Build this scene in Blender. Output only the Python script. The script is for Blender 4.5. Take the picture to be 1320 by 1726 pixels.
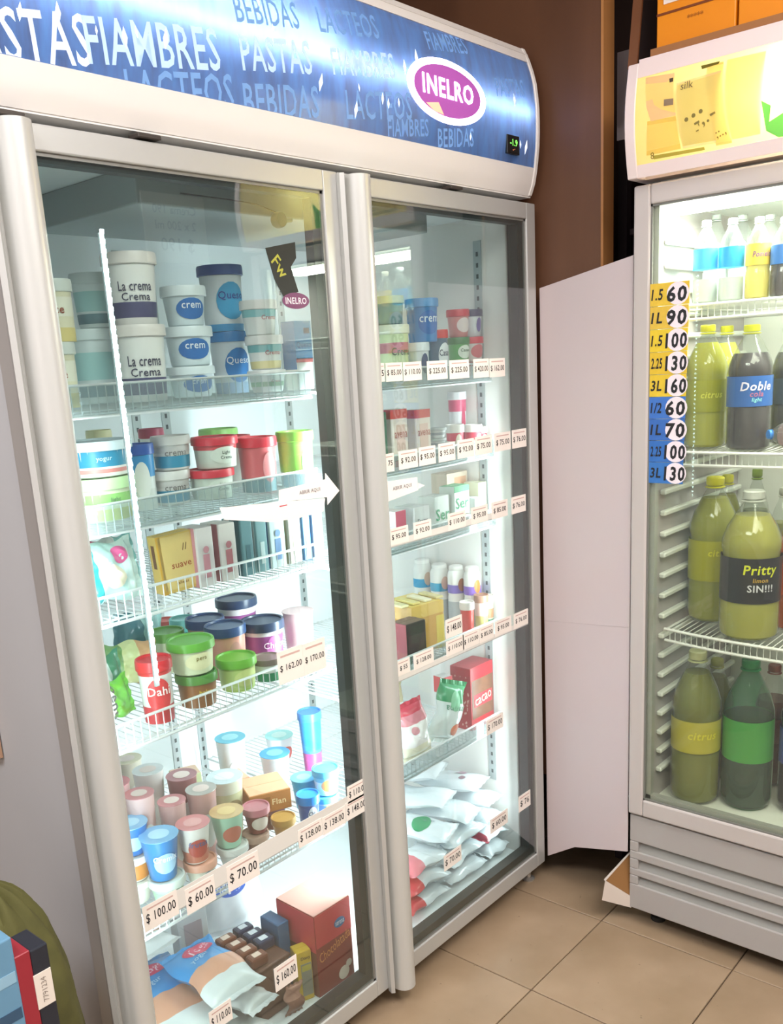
import bpy, bmesh, math, random
from mathutils import Vector, Matrix, Euler
random.seed(7)
PI = math.pi
SC = bpy.context.scene
COL = SC.collection
for o in list(bpy.data.objects): bpy.data.objects.remove(o)

# ---------------------------------------------------------------- camera
F, YAW, PITCH, ROLL = 1558.26, .8424, .2505, -.0596
CAM = Vector((-1.2593, -1.2024, 1.3908)); CX, CY = 643.9, 1013.73
FW = Vector((math.sin(YAW)*math.cos(PITCH), math.cos(YAW)*math.cos(PITCH), -math.sin(PITCH)))
r_ = Vector((math.cos(YAW), -math.sin(YAW), 0)); u_ = r_.cross(FW)
RT = r_*math.cos(ROLL)+u_*math.sin(ROLL); UP = -r_*math.sin(ROLL)+u_*math.cos(ROLL)
cd = bpy.data.cameras.new('camera'); cam = bpy.data.objects.new('camera', cd); COL.objects.link(cam)
M = Matrix((RT, UP, -FW)).transposed().to_4x4(); M.translation = CAM; cam.matrix_world = M
cd.sensor_fit = 'VERTICAL'; cd.sensor_height = 24; cd.lens = F/1726*24
cd.shift_x = (660-CX)/1726; cd.shift_y = (CY-863)/1726
cd.clip_start = .02; SC.camera = cam

def pr(x, y, z):
    d = Vector((x, y, z))-CAM; w = d.dot(FW)
    return CX+F*d.dot(RT)/w, CY-F*d.dot(UP)/w
def depth(x, y, z): return (Vector((x, y, z))-CAM).dot(FW)
def at(px, py, ax, val):
    d = FW+RT*((px-CX)/F)-UP*((py-CY)/F); i = 'xyz'.index(ax)
    return CAM+d*((val-CAM[i])/d[i])
def x_for(px, y, z):                       # x of the point at depth y and height z seen in column px
    k = (px-CX)/F; a = RT-FW*k
    return CAM.x-(a.y*(y-CAM.y)+a.z*(z-CAM.z))/a.x
def z_for(x, y, py):
    k = (CY-py)/F; a = UP-FW*k
    return CAM.z-(a.x*(x-CAM.x)+a.y*(y-CAM.y))/a.z

# ---------------------------------------------------------------- world, lights, exposure
W = bpy.data.worlds.new('world'); SC.world = W; W.use_nodes = True
W.node_tree.nodes['Background'].inputs[0].default_value = (.9, .93, 1, 1)
W.node_tree.nodes['Background'].inputs[1].default_value = .3
VS = SC.view_settings; VS.view_transform = 'Standard'; VS.look = 'None'; VS.gamma = 1; VS.use_curve_mapping = False
VS.exposure = .35
def area(name, loc, rot, sx, sy, power, col=(1, 1, 1), spread=PI):
    l = bpy.data.lights.new(name, 'AREA'); l.shape = 'RECTANGLE'; l.size = sx; l.size_y = sy; l.energy = power; l.color = col; l.spread = spread
    o = bpy.data.objects.new(name, l); o.location = loc; o.rotation_euler = rot; COL.objects.link(o); return o
area('ceiling_or_fill_light', (-.7, -1.6, 2.6), (0, 0, 0), 1.3, .9, 46, (1, .94, .90))
area('ceiling_or_fill_light', (.1, -2.3, 2.6), (0, 0, 0), 1.2, .7, 26, (1, .94, .90))
area('ceiling_or_fill_light', (-1.75, -.7, 2.6), (0, 0, 0), .5, 1.2, 34, (.97, .96, 1))  # added fill from the left to brighten the side panel, no fixture there
# cooler lamps: LED battens behind the door stiles, shining into the cabinet
area('led_light', (.045, .06, .75), (PI/2, 0, 0), .02, 1.15, 10.5, (.90, .98, 1))
area('led_light', (-.50, .06, .75), (PI/2, 0, -.3), .02, 1.15, 2.0, (.90, .98, 1))
area('led_light', (.60, .052, .75), (PI/2, 0, .45), .02, 1.15, 2.2, (.90, .98, 1))
area('drinks_fridge_light', (.74, -.585, 1.655), (0, 0, 0), .05, .5, 8, (1, 1, .93))

# ---------------------------------------------------------------- materials
MC = {}
def srgb(c):
    if isinstance(c, str):
        c = [int(c[i:i+2], 16)/255 for i in (0, 2, 4)]
    return tuple(((v/12.92) if v <= .04045 else ((v+.055)/1.055)**2.4) for v in c)
def mat(c, rough=.45, metal=0., emit=0., spec=.5, noise=0., scale=40, trans=0., coat=0.):
    k = ('p', c, rough, metal, emit, spec, noise, scale, trans, coat)
    if k in MC: return MC[k]
    m = bpy.data.materials.new('m_'+str(c)); m.use_nodes = True; nt = m.node_tree; b = nt.nodes['Principled BSDF']
    col = (*srgb(c), 1); b.inputs['Base Color'].default_value = col
    b.inputs['Roughness'].default_value = rough; b.inputs['Metallic'].default_value = metal
    b.inputs['Specular IOR Level'].default_value = spec
    if trans: b.inputs['Transmission Weight'].default_value = trans; b.inputs['IOR'].default_value = 1.2
    if coat: b.inputs['Coat Weight'].default_value = coat
    if emit: b.inputs['Emission Color'].default_value = col; b.inputs['Emission Strength'].default_value = emit
    if noise:
        tc = nt.nodes.new('ShaderNodeTexCoord'); n = nt.nodes.new('ShaderNodeTexNoise'); n.inputs['Scale'].default_value = scale; n.inputs['Detail'].default_value = 5
        mx = nt.nodes.new('ShaderNodeMix'); mx.data_type = 'RGBA'; mx.inputs[6].default_value = tuple(v*(1-noise) for v in col[:3])+(1,); mx.inputs[7].default_value = tuple(min(1, v*(1+noise)) for v in col[:3])+(1,)
        nt.links.new(tc.outputs['Object'], n.inputs['Vector']); nt.links.new(n.outputs['Fac'], mx.inputs[0]); nt.links.new(mx.outputs[2], b.inputs['Base Color'])
    MC[k] = m; return m
def glass_mat(name, tint=(.93, .97, .96), refl=1.0, haze=.02, rough=.01, hazecol=(.8, .9, .9)):
    if name in MC: return MC[name]
    m = bpy.data.materials.new(name); m.use_nodes = True; nt = m.node_tree; nt.nodes.clear()
    o = nt.nodes.new('ShaderNodeOutputMaterial'); t = nt.nodes.new('ShaderNodeBsdfTransparent'); g = nt.nodes.new('ShaderNodeBsdfGlossy')
    d = nt.nodes.new('ShaderNodeBsdfDiffuse'); mx = nt.nodes.new('ShaderNodeMixShader'); m2 = nt.nodes.new('ShaderNodeMixShader'); mul = nt.nodes.new('ShaderNodeMath'); mul.operation = 'MULTIPLY'
    t.inputs[0].default_value = (*tint, 1); g.inputs['Roughness'].default_value = rough; mul.inputs[1].default_value = refl
    lw = nt.nodes.new('ShaderNodeLayerWeight'); lw.inputs[0].default_value = .5; pw = nt.nodes.new('ShaderNodeMath'); pw.operation = 'POWER'; pw.inputs[1].default_value = 5
    f = nt.nodes.new('ShaderNodeMath'); f.operation = 'MULTIPLY_ADD'; f.inputs[1].default_value = .96; f.inputs[2].default_value = .035
    nt.links.new(lw.outputs['Facing'], pw.inputs[0]); nt.links.new(pw.outputs[0], f.inputs[0])
    d.inputs[0].default_value = (*hazecol, 1); m2.inputs[0].default_value = haze
    L = nt.links.new; L(t.outputs[0], m2.inputs[1]); L(d.outputs[0], m2.inputs[2]); L(f.outputs[0], mul.inputs[0]); L(mul.outputs[0], mx.inputs[0]); L(m2.outputs[0], mx.inputs[1]); L(g.outputs[0], mx.inputs[2]); L(mx.outputs[0], o.inputs[0])
    MC[name] = m; return m
def sign_mat(c, tr=.75, rough=.25):
    k = ('s', c, tr)
    if k in MC: return MC[k]
    m = bpy.data.materials.new('sign_'+str(c)); m.use_nodes = True; nt = m.node_tree; nt.nodes.clear(); N = nt.nodes.new; L = nt.links.new
    o = N('ShaderNodeOutputMaterial'); t = N('ShaderNodeBsdfTranslucent'); d = N('ShaderNodeBsdfDiffuse'); g = N('ShaderNodeBsdfGlossy'); a = N('ShaderNodeMixShader'); b = N('ShaderNodeMixShader'); f = N('ShaderNodeFresnel')
    for q in (t, d): q.inputs[0].default_value = (*srgb(c), 1)
    g.inputs['Roughness'].default_value = rough; a.inputs[0].default_value = 1-tr
    L(t.outputs[0], a.inputs[1]); L(d.outputs[0], a.inputs[2]); L(f.outputs[0], b.inputs[0]); L(a.outputs[0], b.inputs[1]); L(g.outputs[0], b.inputs[2]); L(b.outputs[0], o.inputs[0])
    MC[k] = m; return m
def node_mat(name, rough, build, bump=None):
    m = bpy.data.materials.new(name); m.use_nodes = True; nt = m.node_tree; b = nt.nodes['Principled BSDF']; b.inputs['Roughness'].default_value = rough
    build(nt, b); return m
def wood(name, c1, c2, axis_scale, rough=.5):
    def f(nt, b):
        N = nt.nodes.new; L = nt.links.new
        tc = N('ShaderNodeTexCoord'); mp = N('ShaderNodeMapping'); mp.inputs['Scale'].default_value = axis_scale; n = N('ShaderNodeTexNoise'); n.inputs['Scale'].default_value = 3; n.inputs['Detail'].default_value = 8; n.inputs['Distortion'].default_value = .6
        cr = N('ShaderNodeValToRGB'); cr.color_ramp.elements[0].color = (*srgb(c1), 1); cr.color_ramp.elements[1].color = (*srgb(c2), 1); cr.color_ramp.elements[0].position = .35; cr.color_ramp.elements[1].position = .65
        L(tc.outputs['Object'], mp.inputs[0]); L(mp.outputs[0], n.inputs['Vector']); L(n.outputs['Fac'], cr.inputs[0]); L(cr.outputs[0], b.inputs['Base Color'])
    return node_mat(name, rough, f)
def tile_build(nt, b):
    N = nt.nodes.new; L = nt.links.new
    tc = N('ShaderNodeTexCoord'); n = N('ShaderNodeTexNoise'); n.inputs['Scale'].default_value = 5; n.inputs['Detail'].default_value = 7
    cr = N('ShaderNodeValToRGB'); cr.color_ramp.elements[0].color = (*srgb('8c775e'), 1); cr.color_ramp.elements[1].color = (*srgb('a38d74'), 1); cr.color_ramp.elements[0].position = .3; cr.color_ramp.elements[1].position = .7
    n2 = N('ShaderNodeTexNoise'); n2.inputs['Scale'].default_value = 38; n2.inputs['Detail'].default_value = 3
    c2 = N('ShaderNodeValToRGB'); c2.color_ramp.elements[0].position = .25; c2.color_ramp.elements[1].position = .29; c2.color_ramp.elements[0].color = (.18, .14, .1, 1); c2.color_ramp.elements[1].color = (1, 1, 1, 1)
    mx = N('ShaderNodeMix'); mx.data_type = 'RGBA'; mx.blend_type = 'MULTIPLY'; mx.inputs[0].default_value = .8
    L(tc.outputs['Generated'], n.inputs['Vector']); L(tc.outputs['Object'], n.inputs['Vector']); L(tc.outputs['Object'], n2.inputs['Vector']); L(n.outputs['Fac'], cr.inputs[0]); L(n2.outputs['Fac'], c2.inputs[0])
    L(cr.outputs[0], mx.inputs[6]); L(c2.outputs[0], mx.inputs[7]); L(mx.outputs[2], b.inputs['Base Color'])
WHITE = mat('e6e2de', .35); SILVER = mat('c3c4c1', .36, .42); SILVER2 = mat('8f8f8b', .4, .5); DARK = mat('1b2222', .5); BLACK = mat('101012', .5)
LINER = mat('e8eef0', .5); WIRE = mat('d9dcdc', .35, .2); GREYSIDE = mat('c6c9cb', .42, noise=.05, scale=4); PAPER = mat('f0e8e4', .7); INK = mat('1c1c20', .6); CLEARCUP = mat('e9ecea', .3)
PANE = glass_mat('door_glass', tint=(.90, .955, .945), refl=2.2, haze=.012)
PET = glass_mat('clear_plastic', (.93, .95, .93), 1.2, .04, .05)

# ---------------------------------------------------------------- mesh helpers
class MB:
    def __init__(s): s.v = []; s.f = []; s.m = []
    def add(s, vs, fs, mi=0):
        b = len(s.v); s.v += [tuple(v) for v in vs]; s.f += [tuple(b+i for i in f) for f in fs]; s.m += [mi]*len(fs); return s
    def box(s, x0, x1, y0, y1, z0, z1, mi=0):
        v = [(x, y, z) for z in (z0, z1) for y in (y0, y1) for x in (x0, x1)]
        return s.add(v, [(0, 2, 3, 1), (4, 5, 7, 6), (0, 1, 5, 4), (2, 6, 7, 3), (0, 4, 6, 2), (1, 3, 7, 5)], mi)
    def lathe(s, prof, n=24, mi=0, cb=True, ct=True, ell=1.):
        b = len(s.v)
        for r, z in prof:
            for i in range(n):
                a = 2*PI*i/n; s.v.append((r*math.cos(a), r*math.sin(a)*ell, z))
        for j in range(len(prof)-1):
            for i in range(n):
                k = (i+1) % n; s.f.append((b+j*n+i, b+j*n+k, b+(j+1)*n+k, b+(j+1)*n+i)); s.m.append(mi)
        if cb: s.f.append(tuple(b+i for i in reversed(range(n)))); s.m.append(mi)
        if ct: s.f.append(tuple(b+(len(prof)-1)*n+i for i in range(n))); s.m.append(mi)
        return s
    def tube(s, path, r, n=6, mi=0):
        P = [Vector(p) for p in path]; b = len(s.v)
        for i, p in enumerate(P):
            t = (P[min(i+1, len(P)-1)]-P[max(i-1, 0)]).normalized()
            a = Vector((0, 0, 1)) if abs(t.z) < .9 else Vector((1, 0, 0)); u = t.cross(a).normalized(); w = t.cross(u)
            for k in range(n):
                q = p+u*(r*math.cos(2*PI*k/n))+w*(r*math.sin(2*PI*k/n)); s.v.append(tuple(q))
        for i in range(len(P)-1):
            for k in range(n):
                l = (k+1) % n; s.f.append((b+i*n+k, b+(i+1)*n+k, b+(i+1)*n+l, b+i*n+l)); s.m.append(mi)
        s.f.append(tuple(b+k for k in range(n))); s.f.append(tuple(b+(len(P)-1)*n+k for k in reversed(range(n)))); s.m += [mi, mi]
        return s
    def prism(s, poly, axis, a0, a1, mi=0):   # poly of 2D points; axis 'x': (y,z); 'y': (x,z); 'z': (x,y)
        n = len(poly)
        def mk(p, a): return {'x': (a, p[0], p[1]), 'y': (p[0], a, p[1]), 'z': (p[0], p[1], a)}[axis]
        vs = [mk(p, a0) for p in poly]+[mk(p, a1) for p in poly]
        fs = [tuple(range(n)), tuple(range(2*n-1, n-1, -1))]+[(i, n+i, n+(i+1) % n, (i+1) % n) for i in range(n)]
        return s.add(vs, fs, mi)
    def mesh(s, name, mats, smooth=False, bevel=0., seg=2):
        me = bpy.data.meshes.new(name); me.from_pydata(s.v, [], s.f)
        for m in (mats if isinstance(mats, (list, tuple)) else [mats]): me.materials.append(m)
        for p, i in zip(me.polygons, s.m): p.material_index = i
        bm = bmesh.new(); bm.from_mesh(me); bmesh.ops.recalc_face_normals(bm, faces=bm.faces)
        if bevel: bmesh.ops.bevel(bm, geom=list(bm.edges), offset=bevel, segments=seg, affect='EDGES', profile=.5, clamp_overlap=True)
        if smooth:
            for f in bm.faces: f.smooth = True
            for e in bm.edges:
                if len(e.link_faces) == 2 and e.calc_face_angle(0) > .6: e.smooth = False
        bm.to_mesh(me); bm.free(); return me
def obj(name, me, parent=None, label=None, kind=None):
    o = bpy.data.objects.new(name, me); COL.objects.link(o)
    if parent: o.parent = parent
    if label: o['label'] = label
    if kind: o['kind'] = kind
    return o
USED = set()
def tag(o, label, cat, group=None):
    o['label'] = label; o['category'] = cat
    if group: o['group'] = group
    USED.add(label); return o
def thing(name, label, cat, loc=(0, 0, 0), rot=(0, 0, 0), group=None):
    o = bpy.data.objects.new(name, None); o.empty_display_size = .02; COL.objects.link(o); o.location = loc
    o.rotation_euler = rot if isinstance(rot, (tuple, list)) else (0, 0, rot); return tag(o, label, cat, group)
def structure(name, me): return obj(name, me, kind='structure')

TC = {}
def text(s, bold=0.0):                        # unit-height text: verts (u,v) centred, faces
    k = (s, bold)
    if k in TC: return TC[k]
    c = bpy.data.curves.new('t', 'FONT'); c.body = s; c.align_x = 'CENTER'; c.resolution_u = 2; c.offset = bold*.55; c.space_character = 1+bold*3
    o = bpy.data.objects.new('t', c); COL.objects.link(o)
    dg = bpy.context.evaluated_depsgraph_get(); me = bpy.data.meshes.new_from_object(o.evaluated_get(dg))
    bpy.data.objects.remove(o); bpy.data.curves.remove(c)
    vs = [(v.co.x, v.co.y) for v in me.vertices]; fs = [tuple(p.vertices) for p in me.polygons]; bpy.data.meshes.remove(me)
    y0 = min(v[1] for v in vs); y1 = max(v[1] for v in vs); x0 = min(v[0] for v in vs); x1 = max(v[0] for v in vs); h = y1-y0
    vs = [((v[0]-(x0+x1)/2)/h, (v[1]-(y0+y1)/2)/h) for v in vs]
    TC[k] = (vs, fs, (x1-x0)/h); return TC[k]
def text_obj(s, parent, fn, h, m, bold=0., maxw=None, shear=0., rot=0., cu=0., cv=0., name='lettering'):
    vs, fs, w = text(s, bold)
    sx = h if not maxw or w*h <= maxw else maxw/w
    ca, sa = math.cos(rot), math.sin(rot); out = []
    for u, v in vs:
        a = (u+shear*v)*sx; b = v*h; out.append(fn(cu+a*ca-b*sa, cv+a*sa+b*ca))
    me = bpy.data.meshes.new(name); me.from_pydata(out, [], fs); me.materials.append(m)
    return obj(name, me, parent)
# warm the text cache while the scene is still empty
for t in ('$ 100.00', '$ 60.00', '$ 70.00', '$ 128.00', '$ 138.00', '$ 148.00', '$ 162.00', '$ 170.00', '$ 160.00', '$ 110.00', '$ 225.00', '$ 420.00', '$ 85.00', '$ 92.00', '$ 95.00', '$ 75.00', '$ 76.00', '$ 55.00', 'ABRIR AQUI', 'Crema'): text(t)

# ================================================================= ROOM
wood_dark = wood('brown_wood', '553726', '6e4a33', (1, 1, .12)); 
structure('wall_front', MB().box(-2.6, 2.6, .72, .8, 0, 2.75).mesh('wall', mat('6b5347', .7, noise=.08)))
structure('wall_right', MB().box(1.28, 1.36, -3.4, .72, 0, 2.75).mesh('wall', mat('2e1c16', .7, noise=.1)))
structure('wall_left', MB().box(-2.68, -2.6, -3.4, .72, 0, 2.75).mesh('wall', mat('c9c4c0', .7, noise=.05)))
structure('wall_back', MB().box(-2.6, 1.36, -3.48, -3.4, 0, 2.75).mesh('wall', mat('9a9c9e', .7, noise=.05)))
structure('ceiling', MB().box(-2.68, 1.36, -3.48, .8, 2.75, 2.83).mesh('ceiling', mat('c9c0bb', .8)))
fl = structure('floor', MB().box(-2.6, 1.28, -3.4, .72, -.06, -.006).mesh('floor', mat('5c4a3a', .8)))
TX, TY, T = .6113, -.2114, .3309
TM = [node_mat('beige_tile', .32, tile_build)]
tme = MB().box(.0014, T-.0014, .0014, T-.0014, -.006, 0).mesh('tile', TM[0], bevel=.0012, seg=1)
for i in range(-9, 2):
    for j in range(-10, 3):
        x, y = TX+i*T, TY+j*T
        if x < -2.6 or x+T > 1.28+.1 or y < -3.4 or y > .7: continue
        o = obj('tile', tme, fl); o.location = (x, y, random.uniform(-.0004, .0004))
# ceiling lamps
def lamp(x, y, sx, sy, label):
    t = thing('ceiling_light', label, 'light', (x, y, 2.75))
    obj('housing', MB().box(-sx/2, sx/2, -sy/2, sy/2, -.07, 0).mesh('housing', WHITE, bevel=.004), t)
    for k in (-1, 1): obj('lamp_or_fill_tube', MB().tube([(-sx/2+.03, k*sy/4, -.09), (sx/2-.03, k*sy/4, -.09)], .013, 10).mesh('tube', mat('fff6ee', .3, emit=9.)), t)
lamp(-.7, -1.6, 1.3, .3, 'twin tube ceiling light fixture above the aisle near the camera')
lamp(.1, -2.6, 1.2, .3, 'twin tube ceiling light fixture at the back of the shop')
# partition panel between the coolers
structure('trim_1', MB().box(.722, .766, -.150, .70, .30, 2.75).mesh('panel', wood_dark))
structure('trim_2', MB().box(.720, .768, -.156, -.150, .30, 2.75).mesh('edge_strip', wood('light_edge', 'a8713f', 'c08850', (1, 1, .3), .4)))

# ================================================================= BIG FRIDGE
XL, XR = -.605, .690                                   # cabinet sides
XB, P = 0., .6552                                      # right glass edge of left door, door pitch
ZT, ZB = 1.690, .098                                   # glass opening
fr = thing('display_fridge', 'tall white two-door glass display fridge with blue lit sign on top', 'fridge')
DOORY = .045                                           # back of doors / front of cabinet
def add(name, me, parent=fr, label=None, kind=None): return obj(name, me, parent, label, kind)
add('side_panel', MB().box(XL, XL+.045, DOORY+.012, .66, .06, 1.74).mesh('side', GREYSIDE, bevel=.003), label='flat grey left side panel')
add('side_panel', MB().box(XR-.035, XR, DOORY+.012, .66, .06, 1.74).mesh('side', WHITE, bevel=.003))
add('back_panel', MB().box(XL+.045, XR-.035, .60, .66, .06, 1.74).mesh('back', LINER))
add('cabinet_floor', MB().box(XL+.045, XR-.035, DOORY+.012, .60, .05, .085).mesh('floor', LINER, bevel=.003))
add('cabinet_ceiling', MB().box(XL+.045, XR-.035, DOORY+.012, .60, 1.71, 1.74).mesh('top', LINER))
add('evaporator_housing', MB().box(-.33, .40, .085, .42, 1.655, 1.71).mesh('evap', mat('8d9899', .5), bevel=.003))
add('gasket', MB().box(XL+.004, XR-.004, DOORY, DOORY+.012, .06, .10).box(XL+.004, XR-.004, DOORY, DOORY+.012, 1.70, 1.73).box(XL+.006, XL+.03, DOORY, DOORY+.012, .10, 1.70).box(XR-.03, XR-.006, DOORY, DOORY+.012, .10, 1.70).box(.012, .06, DOORY, DOORY+.012, .10, 1.70).mesh('gasket', mat('3a3f3f', .6)))
# shelf standards (slotted rails) on side and back walls
def rail(x, y, z0, z1, side):
    b = MB(); w = .011
    if side == 'x':
        b.box(x-.003, x, y-w, y+w, z0, z1)
        z = z0+.02
        while z < z1-.02: b.box(x-.0036, x-.003, y-.003, y+.003, z, z+.010, 1); z += .025
    else:
        b.box(x-w, x+w, y-.003, y, z0, z1)
        z = z0+.02
        while z < z1-.02: b.box(x-.003, x+.003, y-.0036, y-.003, z, z+.010, 1); z += .025
    add('shelf_rail', b.mesh('rail', [mat('b8bfc0', .4, .4), mat('4a5254', .6)]))
rail(.655, .137, .28, 1.66, 'x'); rail(.655, .50, .28, 1.66, 'x'); rail(-.03, .60, .28, 1.66, 'y'); rail(.44, .60, .28, 1.66, 'y'); rail(.05, .60, .28, 1.66, 'y')
# LED batten behind the mullion; left door's glowing strip imitates a reflected streak
def glow_strip(name, x, y, z0, z1, w, s, label=None):
    b = add(name, MB().box(x-w, x+w, y, y+.004, z0, z1).mesh('strip', mat('dfeef0', .3)), label=label)
    d = MB(); z = z0+.01
    while z < z1: d.box(x-.0026, x+.0026, y-.003, y, z, z+.006); z += .0135
    obj('glow_dots', d.mesh('dots', mat('e8fcff', .3, emit=s)), b, kind='stuff')
glow_strip('led_or_streak', -.004, .030, .14, 1.54, .004, 5)
glow_strip('led_or_streak', -.432, .040, .90, 1.60, .004, 26)

# doors
def door(x0, label, right):
    x1 = x0+P-.004                                     # outer width
    s = .036; gx0, gx1 = x0+.035, x1-s
    b = MB(); 
    prof = lambda a, c: [(a, .045), (a, .006), (a+.004, 0), (c-.004, 0), (c, .006), (c, .045)]
    # frame: rails and stiles
    b.box(x0, gx0+.001, 0.0, DOORY, ZB-.040, ZT+.034); b.box(gx1, x1, 0, DOORY, ZB-.040, ZT+.034)
    b.box(gx0, gx1, 0, DOORY, ZT, ZT+.034); b.box(gx0, gx1, 0, DOORY, ZB-.040, ZB)
    d = add('door', b.mesh('door_frame', SILVER, bevel=.0022), label=label)
    # spacer bar all round, dark, behind the glass edge
    k = .024; sp = MB(); ya, yb = .010, .030
    sp.box(gx0, gx0+k, ya, yb, ZB, ZT); sp.box(gx1-k, gx1, ya, yb, ZB, ZT); sp.box(gx0+k, gx1-k, ya, yb, ZB, ZB+k); sp.box(gx0+k, gx1-k, ya, yb, ZT-.012, ZT)
    obj('glass_spacer', sp.mesh('spacer', mat('20292a', .45)), d)
    il = MB(); k2 = .010
    il.box(gx1-.006, gx1, .0045, .009, ZB, ZT).box(gx0, gx1, .0045, .009, ZB, ZB+.005).box(gx0, gx1, .0045, .009, ZT-.005, ZT)
    obj('glazing_bead', il.mesh('bead', SILVER2), d)
    obj('glass_pane', MB().box(gx0, gx1, .0046, .0060, ZB, ZT).mesh('pane', PANE), d)
    # curved full-height grip on the left stile
    h = []
    for i in range(13):
        a = PI*i/12; h.append((x0+.012+.026-.026*math.cos(a), -.034*math.sin(a)**.8))
    h = [(x0+.012, .001)]+h+[(x0+.064, .001)]
    obj('handle', MB().prism(h, 'z', ZB-.05, ZT+.030).mesh('grip', mat('c9cac6', .33, .3), smooth=True), d)
    lip = MB(); lip.prism([(x0-.006, .0), (x0-.010, -.012), (x0-.004, -.018), (x0+.002, -.012), (x0+.004, 0)], 'z', ZB-.045, ZT+.030)
    obj('grip_lip', lip.mesh('lip', SILVER, smooth=True), d)
    return d
door(XB+.036-P+.004, 'left glass door in a silver frame', 0)
door(XB+.036+.004, 'right glass door in a silver frame', 1)
# feet and castors
for x, y in ((.668, .040), (-.57, .06)):
    add('foot', MB().lathe([(.016, 0), (.018, .006), (.008, .010), (.006, .06)], 14).mesh('foot', mat('c9c6c0', .3, .7), smooth=True)).location = (x, y, 0)
for x in (.47, -.35):
    c = MB().lathe([(.030, -.012), (.034, -.008), (.034, .008), (.030, .012)], 20).mesh('castor', mat('16130f', .6), smooth=True)
    o = add('castor', c); o.location = (x, .065, .034); o.rotation_euler = (PI/2, 0, .5)
    add('castor_bracket', MB().box(x-.02, x+.02, .060, .10, .055, .062).mesh('br', SILVER2))

# ---- header with lit sign
HP = [(.012, 1.741), (.002, 1.765), (-.005, 1.797), (-.0105, 1.84), (-.0125, 1.88), (-.0115, 1.925), (-.006, 1.968), (.001, 1.993), (.009, 2.014), (.015, 2.030), (.024, 2.043)]
def hy(z):
    for (y0, z0), (y1, z1) in zip(HP, HP[1:]):
        if z0 <= z <= z1: return y0+(y1-y0)*(z-z0)/(z1-z0)
    return HP[0][0] if z < HP[0][1] else HP[-1][0]
HL, HR = -.64, .692
def strip(x0, x1, z0, z1, off, n=10, thick=.003, nx=1):
    b = MB(); vs = []; fs = []
    for j in range(n+1):
        z = z0+(z1-z0)*j/n
        for x in (x0, x1): vs.append((x, hy(z)-off, z))
    for j in range(n+1):
        z = z0+(z1-z0)*j/n
        for x in (x0, x1): vs.append((x, hy(z)-off+thick, z))
    m = 2*(n+1)
    if thick < .002: return b.add(vs[:m], [(2*j, 2*j+1, 2*j+3, 2*j+2) for j in range(n)])
    for j in range(n):
        a = 2*j; fs += [(a, a+1, a+3, a+2), (m+a, m+a+2, m+a+3, m+a+1), (a, a+2, m+a+2, m+a), (a+1, m+a+1, m+a+3, a+3)]
    fs += [(0, m, m+1, 1), (2*n, 2*n+1, m+2*n+1, m+2*n)]
    return b.add(vs, fs)
hb = MB(); hb.box(HL, HR, .16, .19, 1.741, 2.03, 1); hb.box(HL, HR, .012, .16, 1.738, 1.745); hb.prism([(.012, 2.030), (.16, 2.02), (.19, 2.03), (.19, 2.045), (.024, 2.045)], 'x', HL, HR)
head = add('sign_box', hb.mesh('header', [WHITE, mat('3a3c44', .8)]))
def hsub(n, me, label=None): return obj(n, me, head, label)
PZ0, PZ1, PX0, PX1 = 1.797, 2.013, HL+.012, .680
hsub('lower_fascia', strip(HL, HR, 1.741, PZ0, .0015, 6).mesh('fascia', WHITE, smooth=True), 'plain white band under the blue sign')
hsub('upper_trim', strip(HL, HR, PZ1, 2.043, .0025, 6, .006).mesh('trim', WHITE, smooth=True))
for xa, xb_ in ((HL, PX0), (PX1, HR)):
    ys = [(hy(z)-.004, z) for z in [1.741+(2.045-1.741)*i/12 for i in range(13)]]
    hsub('end_cap', MB().prism(ys+[(.19, 2.045), (.19, 1.741)], 'x', xa, xb_).mesh('cap', WHITE, bevel=.0015, seg=1))
def blue_sign():
    m = bpy.data.materials.new('blue_print'); m.use_nodes = True; nt = m.node_tree; nt.nodes.clear(); N = nt.nodes.new; L = nt.links.new
    tc = N('ShaderNodeTexCoord'); mp = N('ShaderNodeMapping'); mp.inputs['Scale'].default_value = (22, 1, 5); n = N('ShaderNodeTexNoise'); n.inputs['Scale'].default_value = 2; n.inputs['Detail'].default_value = 5
    cr = N('ShaderNodeValToRGB'); cr.color_ramp.elements[0].color = (*srgb('0f2c5e'), 1); cr.color_ramp.elements[1].color = (*srgb('2f609c'), 1); cr.color_ramp.elements[0].position = .35; cr.color_ramp.elements[1].position = .72
    o = N('ShaderNodeOutputMaterial'); t = N('ShaderNodeBsdfTranslucent'); d = N('ShaderNodeBsdfDiffuse'); g = N('ShaderNodeBsdfGlossy'); a = N('ShaderNodeMixShader'); b = N('ShaderNodeMixShader'); f = N('ShaderNodeFresnel')
    g.inputs['Roughness'].default_value = .12; a.inputs[0].default_value = .55
    L(tc.outputs['Object'], mp.inputs[0]); L(mp.outputs[0], n.inputs['Vector']); L(n.outputs['Fac'], cr.inputs[0]); c2 = N('ShaderNodeMix'); c2.data_type = 'RGBA'; c2.inputs[0].default_value = .20; c2.inputs[7].default_value = (.50, .62, .85, 1); L(cr.outputs[0], c2.inputs[6]); L(c2.outputs[2], t.inputs[0]); L(cr.outputs[0], d.inputs[0])
    L(t.outputs[0], a.inputs[1]); L(d.outputs[0], a.inputs[2]); L(f.outputs[0], b.inputs[0]); L(a.outputs[0], b.inputs[1]); L(g.outputs[0], b.inputs[2]); L(b.outputs[0], o.inputs[0])
    return m
hsub('sign_panel', strip(PX0, PX1, PZ0, PZ1, 0, 20, .0015).mesh('panel', blue_sign(), smooth=True), 'translucent blue printed sign face')
hfn = lambda off: (lambda u, v: (u, hy(min(max(v, PZ0), PZ1))-off, v))
LET = mat('a4bce0', .4, emit=.50)  # backlight put into the letters' own glow, stronger by the bright streak
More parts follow.
